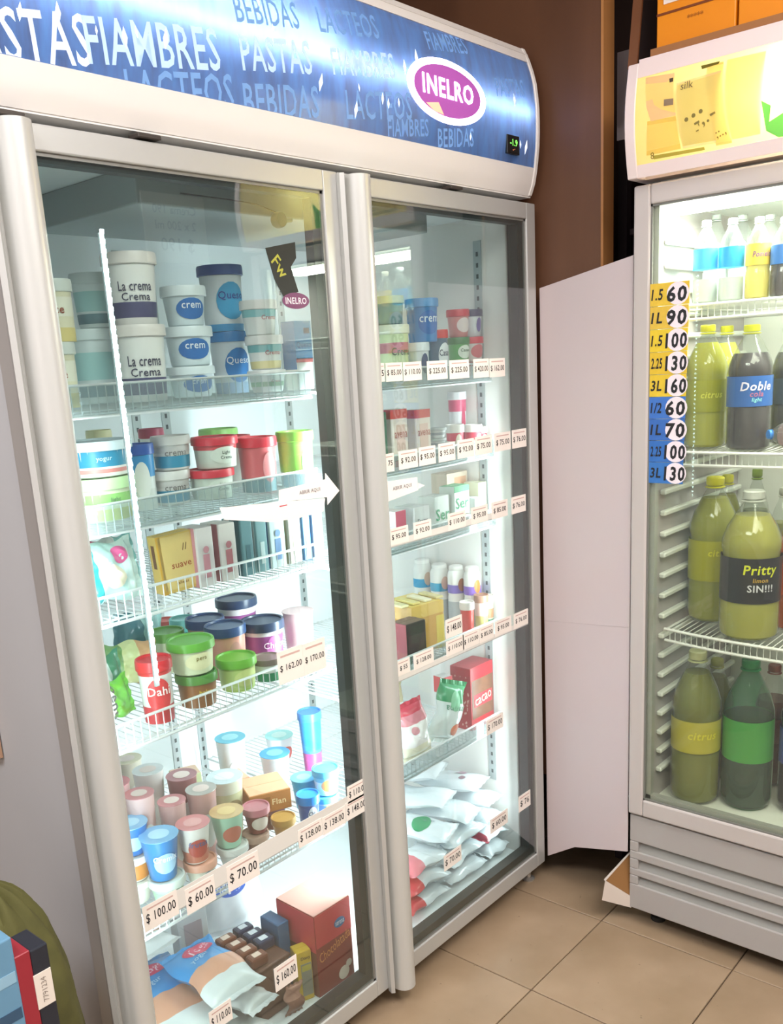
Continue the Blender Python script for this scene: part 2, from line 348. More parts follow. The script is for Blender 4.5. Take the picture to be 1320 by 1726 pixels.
def sign_text(s, x, z, h, tilt=.14, m=LET, bold=.02):
    # letters are clipped at the panel's edges
    vs, fs, w = text(s, bold); ca, sa = math.cos(tilt), math.sin(tilt); pts = []
    for u, v in vs:
        a, b = u*h*.66, v*h; pts.append((x+a*ca-b*sa, z+a*sa+b*ca))
    bm = bmesh.new(); V = [bm.verts.new((p[0], 0, p[1])) for p in pts]
    for f in fs:
        try: bm.faces.new([V[i] for i in f])
        except ValueError: pass
    for co, no in (((0, 0, PZ0+.001), (0, 0, -1)), ((0, 0, PZ1-.001), (0, 0, 1)), ((PX0+.002, 0, 0), (-1, 0, 0)), ((PX1-.002, 0, 0), (1, 0, 0))):
        bmesh.ops.bisect_plane(bm, geom=bm.verts[:]+bm.edges[:]+bm.faces[:], plane_co=co, plane_no=no, clear_outer=True)
    z_ = PZ0+.012
    while z_ < PZ1-.005:
        bmesh.ops.bisect_plane(bm, geom=bm.verts[:]+bm.edges[:]+bm.faces[:], plane_co=(0, 0, z_), plane_no=(0, 0, 1)); z_ += .012
    if not bm.faces: bm.free(); return
    for v in bm.verts: v.co.y = hy(v.co.z)-.0006
    me = bpy.data.meshes.new('letters'); bm.to_mesh(me); bm.free(); me.materials.append(m); hsub('lettering', me)
LF = mat('6f98cc', .4, emit=.20)
for s, px, py, h, m in (('FIAMBRES', 262, 76, .058, LET), ('PASTAS', 40, 60, .062, mat('c4d0e6', .4, emit=.55)), ('PASTAS', 465, 94, .050, LET), ('FIAMBRES', 612, 108, .042, LET), ('LACTEOS', 310, 152, .050, LF), ('BEBIDAS', 478, 170, .048, LF), ('LACTEOS', 640, 178, .046, LF),
                     ('BEBIDAS', 450, 20, .040, LF), ('LACTEOS', 590, 38, .040, LF), ('PASTAS', 860, 148, .036, LF), ('FIAMBRES', 760, 70, .034, LF), ('BEBIDAS', 770, 232, .034, LF), ('FIAMBRES', 690, 215, .030, LF)):
    p = at(px, py, 'y', -.01); sign_text(s, p.x, p.z, h, .13, m)
dm = MB()
for i in range(34):
    x = random.uniform(PX0+.03, PX1-.03); z = random.choice((1.84, 1.90, 1.955))+random.uniform(-.012, .03); h = random.uniform(.006, .016); w = h*.32
    if .30 < x < .58 and 1.83 < z < 1.98: continue
    sh = random.uniform(-.3, .3)*h
    dm.add([(x+sh, hy(z+h)-.0008, z+h), (x-w, hy(z)-.0009, z), (x-sh, hy(z-h)-.0008, z-h), (x+w, hy(z)-.0009, z)], [(0, 1, 2, 3)])
sp0 = hsub('sparkle_print', dm.mesh('spark', mat('e6efff', .4, emit=.9))); sp0['kind'] = 'stuff'
# oval logo
lc = at(755, 155, 'y', -.012); LX, LZ = lc.x, lc.z
def oval(cx, cz, rx, rz, off, m, name, hole=0., tilt=0., n=40):
    b = MB(); vs = []; fs = []; rings = 6
    for j in range(rings+1):
        q = hole+(1-hole)*j/rings
        for i in range(n):
            a = 2*PI*i/n; u, v = rx*q*math.cos(a), rz*q*math.sin(a); z = cz+u*math.sin(tilt)+v*math.cos(tilt); x = cx+u*math.cos(tilt)-v*math.sin(tilt)
            vs.append((x, hy(z)-off, z))
    for j in range(rings):
        for i in range(n):
            k = (i+1) % n; fs.append((j*n+i, j*n+k, (j+1)*n+k, (j+1)*n+i))
    return hsub(name, b.add(vs, fs).mesh(name, m))
oval(LX, LZ, .128, .058, .0012, mat('fbeeff', .4, emit=2.6), 'logo_ring')
oval(LX, LZ, .108, .046, .0020, mat('9a4d9a', .4, emit=.55), 'logo_oval')
text_obj('INELRO', head, hfn(.0028), .036, mat('ffffff', .4, emit=2.5), bold=.045, maxw=.165, cu=LX, cv=LZ+.004, name='logo_lettering')
hsub('logo_accent', MB().add([(LX-.075, hy(LZ-.03)-.0029, LZ-.030), (LX-.035, hy(LZ-.03)-.0029, LZ-.024), (LX-.018, hy(LZ-.045)-.0029, LZ-.044), (LX-.05, hy(LZ-.04)-.0029, LZ-.041)], [(0, 1, 2, 3)]).mesh('accent', mat('f2a98c', .4, emit=.9)))
dc = at(861, 245, 'y', -.006)
hsub('temperature_display', MB().box(dc.x-.024, dc.x+.024, hy(dc.z)-.004, hy(dc.z)+.01, dc.z-.019, dc.z+.019).mesh('display', mat('0c1216', .25), bevel=.002))
text_obj('-1.9', head, lambda u, v: (u, hy(dc.z)-.0046, v), .013, mat('7dff5a', .4, emit=1.6), bold=.02, cu=dc.x, cv=dc.z+.004, name='display_digits')
text_obj('o  *', head, lambda u, v: (u, hy(dc.z)-.0046, v), .004, mat('ff9a5a', .4, emit=1.), cu=dc.x, cv=dc.z-.010, name='display_symbols')
hsub('lamp_or_fill_tube', MB().tube([(PX0+.02, .006, 1.904), (PX1-.015, .006, 1.904)], .004, 12).mesh('tube', mat('f4f7ff', .3, emit=60.)))
hsub('lamp_or_fill_tube', MB().tube([(PX0+.02, .016, 1.966), (-.10, .014, 1.940), (.05, .020, 1.925)], .004, 12).mesh('tube', mat('f4f7ff', .3, emit=60.)))  # second tube added to brighten the left end of the sign
# hinge clips under header
for px, py in ((250, 228), (15, 188), (768, 313)):
    p = at(px, py, 'y', -.002); add('hinge_clip', MB().box(p.x-.02, p.x+.02, -.006, .02, 1.7265, 1.7325).mesh('clip', mat('3a332e', .5), bevel=.001, seg=1))

# ================================================================= SHELVES
def wire_shelf(x0, x1, y0, y1, z, fence, label, name='wire_shelf', holder=True):
    t = thing(name, label, 'shelf', ((x0+x1)/2, (y0+y1)/2, z)); w = (x1-x0)/2; d = (y1-y0)/2
    rods = MB(); 
    for yy in (-d+.008, -d/3, d/3, d): rods.tube([(-w, yy, -.007), (w, yy, -.007)], .0022, 6)
    for xx in (-w, w): rods.tube([(xx, -d, -.004), (xx, d, -.004)], .0028, 6)
    obj('frame', rods.mesh('frame', WIRE, smooth=True), t)
    obj('front_rail', MB().tube([(-w, -d, -.012), (w, -d, -.012)], .0032, 6).tube([(-w, -d, fence), (w, -d, fence)], .0026, 6).mesh('rail', WIRE, smooth=True), t)
    if holder: obj('label_holder', MB().box(-w+.004, w-.004, -d-.0045, -d-.0035, -.010, fence-.001).mesh('holder', glass_mat('holder_plastic', (.80, .84, .84), 1., .10, .1)), t)
    g = MB(); n = int((x1-x0)/.0155)
    for i in range(1, n):
        x = -w+2*w*i/n; g.tube([(x, d, -.003), (x, -d+.003, -.003)], .0012, 4); g.tube([(x, -d, -.012), (x, -d, fence)], .0011, 4)
    obj('wire_grid', g.mesh('grid', WIRE), t, kind='stuff')
    return t
Y0, Y1 = .098, .585
ZL = [1.353, 1.167, 1.020, .800, .445]; ZR = [1.353, 1.172, 1.000, .715, .462]
names = ['topmost', 'second', 'third', 'fourth', 'lowest']
for z, n in zip(ZL, names): wire_shelf(-.545, .030, Y0, Y1, z-.003, .036, n+' white wire shelf behind the left fridge door', holder=n in ('topmost', 'second'))
for z, n in zip(ZR, names): wire_shelf(.050, .640, Y0, Y1, z-.003, .030, n+' white wire shelf behind the right fridge door')

# ================================================================= PRODUCT BUILDERS
def cone_fn(r0, r1, h, off):
    def fn(u, v):
        r = r0+(r1-r0)*v/h+off; a = u/r-PI/2; return (r*math.cos(a), r*math.sin(a), v)
    return fn
def band(r0, r1, h, v0, v1, off, m, name, parent, n=24):
    q = lambda v: r0+(r1-r0)*v/h+off
    return obj(name, MB().lathe([(q(v0), v0), (q(v1), v1)], n, cb=False, ct=False).mesh(name, m, smooth=True), parent)
def patch(fn, cu, cv, w, h, m, name, parent, oval_=False, nu=10):
    b = MB()
    if oval_:
        vs = [fn(cu, cv)]; n = 18; R_ = 4
        for j in range(1, R_+1):
            for i in range(n): vs.append(fn(cu+w/2*j/R_*math.cos(2*PI*i/n), cv+h/2*j/R_*math.sin(2*PI*i/n)))
        b.add(vs, [(0, i+1, (i+1) % n+1) for i in range(n)]+[(1+j*n+i, 1+j*n+(i+1) % n, 1+(j+1)*n+(i+1) % n, 1+(j+1)*n+i) for j in range(R_-1) for i in range(n)])
    else:
        vs = []
        for j in (0, 1):
            for i in range(nu+1): vs.append(fn(cu-w/2+w*i/nu, cv-h/2+h*j))
        b.add(vs, [(i, i+1, nu+2+i, nu+1+i) for i in range(nu)])
    return obj(name, b.mesh(name, m, smooth=True), parent)
def resolve(cx, w, yt, zb, y=None, yb=None):
    if y is None:
        p = at(cx, yb, 'z', zb); y = p.y
    x = x_for(cx, y, zb+.04); z1 = z_for(x, y, yt); r = w*depth(x, y, zb)/F/2
    return x, y, r, max(z1-zb, .012)
LAST = {}
def tub(cx, w, yt, zb, label, y=None, yb=None, body='f0eeea', lid='e9e7e2', bands=(), lab=None, txt=None, txt2=None, taper=.84, foil=False, cat='tub', name='tub', grp=None, rz=None, labm=.75, h=None, txtc='2a3f66', rim=.06, oval_=True, dome=False):
    if zb is None: zb = LAST['top']; y = LAST['y'] if y is None else y
    x, y, r, hh = resolve(cx, w, yt, zb, y, yb)
    if h: hh = h
    y = max(y, .106+r*1.07); x = x_for(cx, y, zb+.04)
    x = min(x, .648-r*1.07); LAST.update(top=zb+hh+.0006, y=y)
    h = hh; r0 = r*taper*.97; r1 = r*.97
    t = thing(name, label, cat, (x, y, zb), rz if rz is not None else random.uniform(-.45, -.05), grp)
    lh = min(.010, h*.14) if not foil else .002
    hb_ = h-lh
    obj('cup', MB().lathe([(r0*.93, 0), (r0, .002), (r1, hb_-.003), (r1*1.02, hb_-.002), (r1*1.02, hb_), (r1*.97, hb_), (r1*.97, hb_-.004)], 28, ct=True).mesh('cup', mat(body, .35), smooth=True), t)
    if foil:
        obj('foil_lid', MB().lathe([(r*1.02, hb_), (r*1.03, hb_+.0006), (r*1.02, hb_+.0012), (r*.90, hb_+.0008), (r*.45, hb_+.0014)], 26).mesh('foil', mat(lid, .3, .25, noise=.12, scale=60), smooth=True), t)
        if lab: 
            b = MB().lathe([(r*.55, hb_+.0018), (r*.3, hb_+.002)], 20, ct=True); obj('lid_print', b.mesh('lp', mat(lab if isinstance(lab, str) else lab[0], .4)), t)
    else:
        obj('lid', MB().lathe([(r1*1.03, hb_-lh*.9), (r*1.06, hb_-lh*.8), (r*1.06, hb_+lh*.6), (r*1.03, h), (r*.93, h), (r*.90, h-lh*.35), (r*.3, h-lh*.35)], 28, cb=False).mesh('lid', mat(lid, .35), smooth=True), t)
    for (v0, v1, c) in bands: band(r0, r1, hb_, v0*hb_, v1*hb_, .0005, mat(c, .4), 'printed_band', t)
    fn = cone_fn(r0, r1, hb_, .0011); fn2 = cone_fn(r0, r1, hb_, .0020)
    if lab and not foil: patch(fn, 0, hb_*.5, r*2*labm, hb_*.62, mat(lab, .4), 'label', t, oval_)
    if foil and labm and lab: patch(fn, 0, hb_*.45, r*1.3, hb_*.5, mat('eceff0' if isinstance(lab, str) else lab[1], .4), 'label', t, True)
    if txt: text_obj(txt, t, fn2, hb_*.15, mat(txtc, .5), bold=.02, maxw=r*1.35, cv=hb_*.58)
    if txt2: text_obj(txt2, t, fn2, hb_*.12, mat(txtc, .5), bold=.02, maxw=r*1.2, cv=hb_*.42)
    return t
def carton(x, y, z, w, d, h, label, c='d0d0d0', rz=0., rx=0., ry=0., top=None, prints=(), texts=(), cat='carton', name='carton', grp=None, bev=.0015, extra=()):
    """box with its base centre at x,y,z; prints: (u0,u1,v0,v1,colour) on the front; texts: (string,u,v,height,colour)"""
    t = thing(name, label, cat, (x, y, z), (rx, ry, rz), grp)
    obj('box', MB().box(-w/2, w/2, -d/2, d/2, 0, h).mesh('box', mat(c, .4, noise=.06), bevel=bev), t)
    obj('closing_seam', MB().box(-w/2+.003, w/2-.003, -.0006, .0006, h, h+.0008).mesh('seam', mat(c, .6)), t)
    if top: obj('top_flap', MB().box(-w/2+.002, w/2-.002, -d/2+.002, d/2-.002, h-.0004, h+.0007).mesh('flap', mat(top, .4, noise=.08)), t)
    for u0, u1, v0, v1, pc in prints:
        obj('printed_panel', MB().box(-w/2+u0*w, -w/2+u1*w, -d/2-.0005, -d/2+.0002, v0*h, v1*h).mesh('print', mat(pc, .4, noise=.1)), t)
    for u0, u1, v0, v1, pc in extra:       # on the left side
        obj('side_print', MB().box(-w/2-.0005, -w/2+.0002, -d/2+(1-u1)*d, -d/2+(1-u0)*d, v0*h, v1*h).mesh('print', mat(pc, .4, noise=.1)), t)
    for s, u, v, hh, tc in texts:
        text_obj(s, t, lambda a, b: (a, -d/2-.0010, b), hh*h, mat(tc, .5), bold=.02, maxw=w*.9, cu=-w/2+u*w, cv=v*h)
    return t
def pouch(loc, rot, w, l, th, label, bands=(('e8eef0', 0, 1),), texts=(), cat='bag', name='milk_sachet', grp=None, seed=0, crimp=.012, rough=.25, ovals=(), wr=.06):
    """pillow pack lying in its own x-y plane, l along x, w along y"""
    rnd = random.Random(seed+1); ph = [rnd.uniform(0, 6) for _ in range(6)]; nx, ny = 26, 16
    def zf(u, v):
        e = max(0, (1-abs(u)**3.2))**.55*max(0, (1-abs(v)**2.6))**.55
        wv = math.sin(u*7+ph[0]+v*3)*.5+math.sin(v*9+ph[1]-u*4)*.35+math.sin(u*15+v*13+ph[2])*.25
        return th/2*e*(1+wr*2.2*wv)
    def P_(u, v, s): 
        sq = 1-.07*(1-abs(u))**.5*abs(v)
        return (u*l/2, v*w/2*sq+.004*math.sin(u*5+ph[3])*abs(v), s*zf(u, v)+.004*math.sin(u*3+ph[4]))
    t = thing(name, label, cat, loc, rot, grp)
    b = MB(); mats = [mat(c, rough, spec=.6) for c, _, _ in bands]
    def mi(u):
        q = (u+1)/2
        for i, (_, a, e) in enumerate(bands):
            if a <= q <= e: return i
        return 0
    for s in (1, -1):
        base = len(b.v)
        for j in range(ny+1):
            for i in range(nx+1): b.v.append(P_(-1+2*i/nx, -1+2*j/ny, s))
        for j in range(ny):
            for i in range(nx):
                a = base+j*(nx+1)+i; f = (a, a+1, a+nx+2, a+nx+1); b.f.append(f if s > 0 else f[::-1]); b.m.append(mi(-1+2*(i+.5)/nx))
    me = b.mesh('film', mats, smooth=True); obj('pack', me, t)
    cr = MB()
    for s in (-1, 1):
        n = 14; vs = []
        for k in range(n+1):
            v = -1+2*k/n; z0 = P_(s, v, 1)[2]; yy = P_(s, v, 1)[1]
            vs += [(s*l/2-s*.001, yy, z0), (s*(l/2+crimp), yy*1.02, z0+.0018*math.sin(k*1.7+ph[5]))]
        cr.add(vs, [(2*k, 2*k+1, 2*k+3, 2*k+2) for k in range(n)], 0 if s < 0 else 1)
    obj('crimped_seal', cr.mesh('crimp', [mats[mi(-.99)], mats[mi(.99)]]), t)
    fn = lambda u, v: (u, v, zf(min(1, max(-1, 2*u/l)), min(1, max(-1, 2*v/w)))+.004*math.sin(6*u/l+ph[4])+.0012)
    for s, u, v, hh, c, ro in texts: text_obj(s, t, fn, hh, mat(c, .5), bold=.03, cu=u*l/2, cv=v*w/2, rot=ro, maxw=l*.55)
    for u, v, ww, hh, c in ovals:
        bb = MB(); n = 20; rr = 4; vs = []; 
        for j in range(1, rr+1):
            for i in range(n):
                a = 2*PI*i/n; vs.append(fn(u*l/2+ww/2*j/rr*math.cos(a), v*w/2+hh/2*j/rr*math.sin(a)))
        fs = [tuple(range(n))]+[((j)*n+i, (j)*n+(i+1) % n, (j+1)*n+(i+1) % n, (j+1)*n+i) for j in range(rr-1) for i in range(n)]
        obj('printed_mark', bb.add(vs, fs).mesh('mark', mat(c, .4), smooth=True), t)
    return t
def bottle(x, y, z, r, h, label, liquid='b9b92a', cap='d9d820', lab=None, labz=(.38, .58), txt=(), fill=.72, rz=-.9, pet=None, cat='bottle', name='soda_bottle', cola=False, rot=None):
    t = thing(name, label, cat, (x, y, z), rot if rot else (0, 0, rz))
    pf = [(.62, 0), (.80, .004/h*h), (.97, .03*h/h), (1., .07), (1., .34), (.955, .36), (.955, .60), (1., .63), (.97, .68), (.82, .76), (.55, .85), (.34, .91), (.28, .935), (.28, .95)]
    prof = [(.60*r, .004), (.82*r, 0)]+[(a*r, b*h) for a, b in pf[2:]]
    obj('clear_shell', MB().lathe(prof, 28, cb=True, ct=True).mesh('shell', pet or PET, smooth=True), t)
    zf = fill*h; lp = []
    for a, b in zip(prof, prof[1:]):
        lp.append((a[0]*.955, max(a[1], .003)))
        if b[1] > zf:
            q = (zf-a[1])/(b[1]-a[1]); lp.append(((a[0]+(b[0]-a[0])*q)*.955, zf)); break
    obj('drink', MB().lathe(lp, 24).mesh('drink', mat(liquid, .25, trans=.0 if cola else .25), smooth=True), t)
    obj('cap', MB().lathe([(.34*r, .945*h), (.36*r, .95*h), (.36*r, .992*h), (.32*r, h), (.1*r, h)], 18).mesh('cap', mat(cap, .4), smooth=True), t)
    obj('neck_ring', MB().lathe([(.30*r, .925*h), (.40*r, .93*h), (.40*r, .935*h), (.30*r, .938*h)], 18, cb=False, ct=False).mesh('ring', mat(cap, .4), smooth=True), t)
    if lab:
        obj('label', MB().lathe([(r*1.005, labz[0]*h), (r*1.005, labz[1]*h)], 28, cb=False, ct=False).mesh('wrap', mat(lab, .35), smooth=True), t)
        for s, v, hh, c, sh in txt: text_obj(s, t, cone_fn(r, r, h, .0012), hh*h, mat(c, .5), bold=.035, maxw=r*1.5, cv=v*h, shear=sh)
    return t
# pixel-anchored carton on a shelf: centre column, width px, top row, base z, depth y
def box_at(cx, w, yt, zb, label, y, d=.05, rz=0., wsc=1.0, h=None, **k):
    y = max(y, .106+d/2); x = x_for(cx, y, zb+.04); hh = h or z_for(x, y-d/2*0, yt)-zb; ww = w*depth(x, y, zb)/F*wsc; x = min(x, .650-ww/2)
    return carton(x, y, zb, ww, d, max(hh, .01), label, rz=rz, **k)
# ================================================================= DRINKS FRIDGE (right), faces -x
FX = .630                                              # front plane of its door
FY0, FY1 = -.272, -.900                                # left and right side as seen from the front
f2 = thing('drinks_fridge', 'single-door glass drinks fridge full of soda bottles with yellow lit sign', 'fridge')
def add2(name, me, label=None, parent=f2, kind=None): return obj(name, me, parent, label, kind)
CW = mat('b3aeac', .45); CW2 = mat('a9a5a2', .45)
add2('side_panel', MB().box(FX+.05, 1.22, FY0-.035, FY0-.004, .05, 1.73).mesh('side', CW, bevel=.003))
add2('side_panel', MB().box(FX+.05, 1.22, FY1+.004, FY1+.035, .05, 1.73).mesh('side', CW, bevel=.003))
add2('back_panel', MB().box(1.17, 1.22, FY1+.035, FY0-.035, .05, 1.73).mesh('back', mat('dfe3da', .5)))
add2('cabinet_floor', MB().box(FX+.05, 1.17, FY1+.035, FY0-.035, .28, .330).mesh('floor', mat('dfe3d6', .45)))
add2('cabinet_ceiling', MB().box(FX+.05, 1.17, FY1+.035, FY0-.035, 1.68, 1.73).mesh('top', mat('e8ece6', .5)))
add2('lamp_or_fill_tube', MB().tube([(.705, FY0-.06, 1.662), (.705, FY1+.06, 1.662)], .009, 10).mesh('tube', mat('fffff2', .3, emit=14.)))
# moulded ribs that carry the shelves, on the left inner wall
for i in range(26):
    z = .40+i*.048
    add2('shelf_rib', MB().prism([(FX+.07, z), (1.16, z), (1.16, z+.012), (FX+.07, z+.012)], 'y', FY0-.035, FY0-.050).mesh('rib', mat('e3e8df', .45), bevel=.003, seg=1))
# door
dz0, dz1 = .309, 1.712; gz0, gz1 = .352, 1.673; gy0, gy1 = FY0-.036, FY1+.036
b = MB(); b.box(FX, FX+.045, gy0, FY0, dz0, dz1).box(FX, FX+.045, FY1, gy1, dz0, dz1).box(FX, FX+.045, gy1, gy0, dz0, gz0).box(FX, FX+.045, gy1, gy0, gz1, dz1)
dr = add2('door', b.mesh('door', mat('bdb6b2', .4), bevel=.004), 'pale grey framed glass door')
obj('glass_bead', MB().box(FX+.004, FX+.010, gy0-.004, gy0+.001, gz0, gz1).box(FX+.004, FX+.010, gy1-.001, gy1+.006, gz0, gz1).box(FX+.004, FX+.010, gy1, gy0, gz0, gz0+.004).box(FX+.004, FX+.010, gy1, gy0, gz1-.004, gz1).mesh('bead', mat('74756f', .45)), dr)
obj('glass_spacer', MB().box(FX+.014, FX+.030, gy0-.014, gy0, gz0, gz1).box(FX+.014, FX+.030, gy1, gy1+.014, gz0, gz1).box(FX+.014, FX+.030, gy1, gy0, gz0, gz0+.012).mesh('spacer', mat('aeb0a8', .4, .3)), dr)
obj('glass_pane', MB().box(FX+.006, FX+.0075, gy1, gy0, gz0, gz1).mesh('pane', glass_mat('drinks_glass', (.95, .97, .93), .9, .02)), dr)
add2('gasket', MB().box(FX+.045, FX+.05, FY1+.01, FY0-.008, dz0+.005, gz0-.01).box(FX+.045, FX+.05, gy0+.01, FY0-.008, dz0, dz1).box(FX+.045, FX+.05, FY1+.008, gy1-.01, dz0, dz1).box(FX+.045, FX+.05, FY1+.01, FY0-.008, gz1+.01, dz1).mesh('gasket', mat('52524f', .6)))
# plinth with louvres
KX = .640; kz0, kz1 = .048, .302
pl = MB(); lo = [(.232, .205), (.184, .158), (.139, .115)]; edges = [kz1]+[v for q in lo for v in q]+[kz0]
ly0, ly1 = FY0-.022, FY1+.022
for a, c in zip(edges[0::2], edges[1::2]): pl.box(KX, KX+.02, FY1, FY0, c, a)
for a, c in lo: pl.box(KX, KX+.02, ly0, FY0, c, a).box(KX, KX+.02, FY1, ly1, c, a)
kp = add2('plinth', pl.mesh('plinth', CW2, bevel=.0025), 'grey louvred plinth panel')
for a, c in lo:
    obj('louvre', MB().prism([(KX+.004, c), (KX+.019, a), (KX+.019, a-.004), (KX+.008, c)], 'y', ly1, ly0).mesh('louvre', mat('8e8d88', .5)), kp)
add2('base_frame', MB().box(KX+.022, 1.2, FY1+.01, FY0-.01, .04, .30).mesh('base', mat('3a3733', .7)))
for x in (.70, 1.15):
    for y in (FY0-.05, FY1+.05): add2('foot', MB().lathe([(.018, 0), (.018, .012), (.01, .016), (.01, .045)], 12).mesh('foot', mat('22201e', .6), smooth=True)).location = (x, y, 0)
# header
def hp2(z):
    t_ = (z-1.722)/(1.930-1.722); return FX-.022-.016*math.sin(PI*min(1, max(0, t_)))
hs = MB(); zz = [1.722+(1.930-1.722)*i/14 for i in range(15)]
hh = add2('sign_box', MB().box(.785, .80, FY1+.02, FY0-.02, 1.722, 1.93).mesh('back', mat('e6d6d2', .4)), 'white sign box')
for ya, yb in ((FY0+.002, FY0-.020), (FY1+.020, FY1-.002)):
    obj('end_cap', MB().prism([(hp2(z)-.002, z) for z in zz]+[(.80, 1.935), (.80, 1.722)], 'y', ya, yb).mesh('cap', mat('e6d6d2', .4), bevel=.0015, seg=1), hh)
def strip2(y0, y1, z0, z1, off, n=10, th=.003):
    b = MB(); vs = []; 
    for o_ in (0, th):
        for j in range(n+1):
            z = z0+(z1-z0)*j/n
            for y in (y0, y1): vs.append((hp2(z)-off+o_, y, z))
    m = 2*(n+1); fs = []
    if th < .002: return b.add(vs[:m], [(2*j, 2*j+1, 2*j+3, 2*j+2) for j in range(n)])
    for j in range(n):
        a = 2*j; fs += [(a, a+1, a+3, a+2), (m+a, m+a+2, m+a+3, m+a+1), (a, a+2, m+a+2, m+a), (a+1, m+a+1, m+a+3, a+3)]
    return b.add(vs, fs+[(0, m, m+1, 1), (2*n, 2*n+1, m+2*n+1, m+2*n)])
WH2 = mat('ead9d5', .4)
obj('lower_fascia', strip2(FY1+.02, FY0-.02, 1.722, 1.745, .001, 3).mesh('f', WH2), hh)
obj('upper_fascia', strip2(FY1+.02, FY0-.02, 1.902, 1.930, .001, 3).mesh('f', WH2), hh)
obj('top_cover', MB().box(hp2(1.93), .80, FY1+.02, FY0-.02, 1.930, 1.936).box(.64, .79, FY1+.02, FY0-.02, 1.722, 1.727).mesh('top', WH2), hh)
def yellow_print():
    m = bpy.data.materials.new('yellow_print'); m.use_nodes = True; nt = m.node_tree; nt.nodes.clear(); N = nt.nodes.new; L = nt.links.new
    tc = N('ShaderNodeTexCoord'); n = N('ShaderNodeTexNoise'); n.inputs['Scale'].default_value = 9; n.inputs['Detail'].default_value = 3
    cr = N('ShaderNodeValToRGB'); cr.color_ramp.elements[0].color = (*srgb('f0e48c'), 1); cr.color_ramp.elements[1].color = (*srgb('f6f0b0'), 1)
    o = N('ShaderNodeOutputMaterial'); t = N('ShaderNodeBsdfTranslucent'); d = N('ShaderNodeBsdfDiffuse'); a = N('ShaderNodeMixShader'); a.inputs[0].default_value = .35
    L(tc.outputs['Object'], n.inputs['Vector']); L(n.outputs['Fac'], cr.inputs[0]); L(cr.outputs[0], t.inputs[0]); L(cr.outputs[0], d.inputs[0]); L(t.outputs[0], a.inputs[1]); L(d.outputs[0], a.inputs[2]); L(a.outputs[0], o.inputs[0])
    return m
obj('sign_panel', strip2(FY1+.02, FY0-.02, 1.745, 1.902, 0, 14, .0012).mesh('panel', yellow_print(), smooth=True), hh, 'translucent yellow printed sign face')
obj('sign_lamp', MB().tube([(.665, -.52, 1.835), (.665, -.70, 1.835)], .026, 12).mesh('lamp', mat('fffbe8', .3, emit=13.)), hh)
def sp(name, pts, m, off=.0006):                       # flat print given as pixel outline on the sign face
    vs = []
    for px, py in pts:
        p = at(px, py, 'x', FX-.036); z = min(1.9015, max(1.7455, p.z)); vs.append((hp2(z)-off, p.y, z))
    return obj(name, MB().add(vs, [tuple(range(len(vs)))]).mesh(name, m), hh)
sp('white_print', [(1086, 130), (1135, 122), (1140, 195), (1098, 205), (1090, 180)], sign_mat('f3dcc2', .7))
sp('white_print', [(1140, 140), (1215, 118), (1205, 240), (1150, 250)], sign_mat('f5e6c0', .7), .0007)
sp('yellow_print', [(1092, 205), (1140, 196), (1146, 250), (1088, 262)], sign_mat('eedc84', .7))
sp('amber_print', [(1190, 108), (1218, 103), (1232, 240), (1205, 245)], sign_mat('ecd08c', .7), .0008)
sp('white_print', [(1224, 100), (1290, 85), (1280, 225), (1232, 235)], sign_mat('fbf3b0', .8))
sp('green_print', [(1284, 170), (1300, 178), (1296, 205), (1320, 190), (1345, 160), (1345, 235), (1310, 235), (1290, 220)], sign_mat('5fae6a', .6), .0009)
sp('dark_print', [(1180, 110), (1212, 102), (1210, 107), (1182, 116)], sign_mat('6f6a30', .4), .001)
sp('grey_print', [(1120, 168), (1136, 166), (1136, 177), (1120, 179)], sign_mat('9a8c7c', .4), .001)
sp('dark_print', [(1127, 132), (1134, 130), (1134, 137), (1128, 139)], sign_mat('5a5348', .4), .001)
sp('olive_print', [(1098, 262), (1185, 247), (1186, 252), (1100, 268)], sign_mat('b5ab4a', .4), .001)
f2fn = lambda u, v: (hp2(min(1.9, max(1.746, v)))-.0012, -u, v)
q = at(1158, 143, 'x', FX-.036); text_obj('silk', hh, f2fn, .013, sign_mat('7d725a', .4), cu=-q.y, cv=q.z)
q = at(1098, 262, 'x', FX-.036); text_obj('8', hh, f2fn, .012, sign_mat('8a8340', .4), cu=-q.y, cv=q.z)
for px, py, s, h in ((1170, 195, '...', .008), (1190, 205, '-,.-', .016), (1215, 225, ';:.,', .014), (1176, 215, "-'", .012)):
    q = at(px, py, 'x', FX-.036); text_obj(s, hh, f2fn, h, sign_mat('8a8046', .4), cu=-q.y, cv=q.z, rot=.3)
# shelves
def shelf2(z, label, bow):
    t = thing('wire_shelf', label, 'shelf', (.70, (FY0+FY1)/2, z)); w = (FY0-FY1)/2-.052; d = .44
    def xf(v): return bow*(1-(v/w)**2)*-1+.0
    rail_ = [(xf(-w+2*w*i/14), -w+2*w*i/14, 0) for i in range(15)]
    rail2 = [(a+.004, b, -.028) for a, b, c in rail_]
    obj('front_rail', MB().tube(rail_, .0035, 6).mesh('r', mat('f1f3ef', .35), smooth=True), t)
    obj('front_rail', MB().tube(rail2, .0035, 6).mesh('r', mat('f1f3ef', .35), smooth=True), t)
    obj('frame', MB().tube([(0, -w, -.004), (d, -w, -.004)], .003).tube([(0, w, -.004), (d, w, -.004)], .003).tube([(d, -w, -.004), (d, w, -.004)], .003).mesh('f', mat('e3e6e0', .35), smooth=True), t)
    g = MB(); n = 38
    for i in range(1, n):
        v = -w+2*w*i/n; g.tube([(d, v, -.002), (xf(v)+.002, v, -.002), (xf(v)+.003, v, -.027)], .0013, 4)
    obj('wire_grid', g.mesh('g', mat('e3e6e0', .35)), t, kind='stuff'); return t
shelf2(1.472, 'top wire shelf of the drinks fridge under the water bottles', .010)
shelf2(1.168, 'second wire shelf of the drinks fridge with cola bottles', .010)
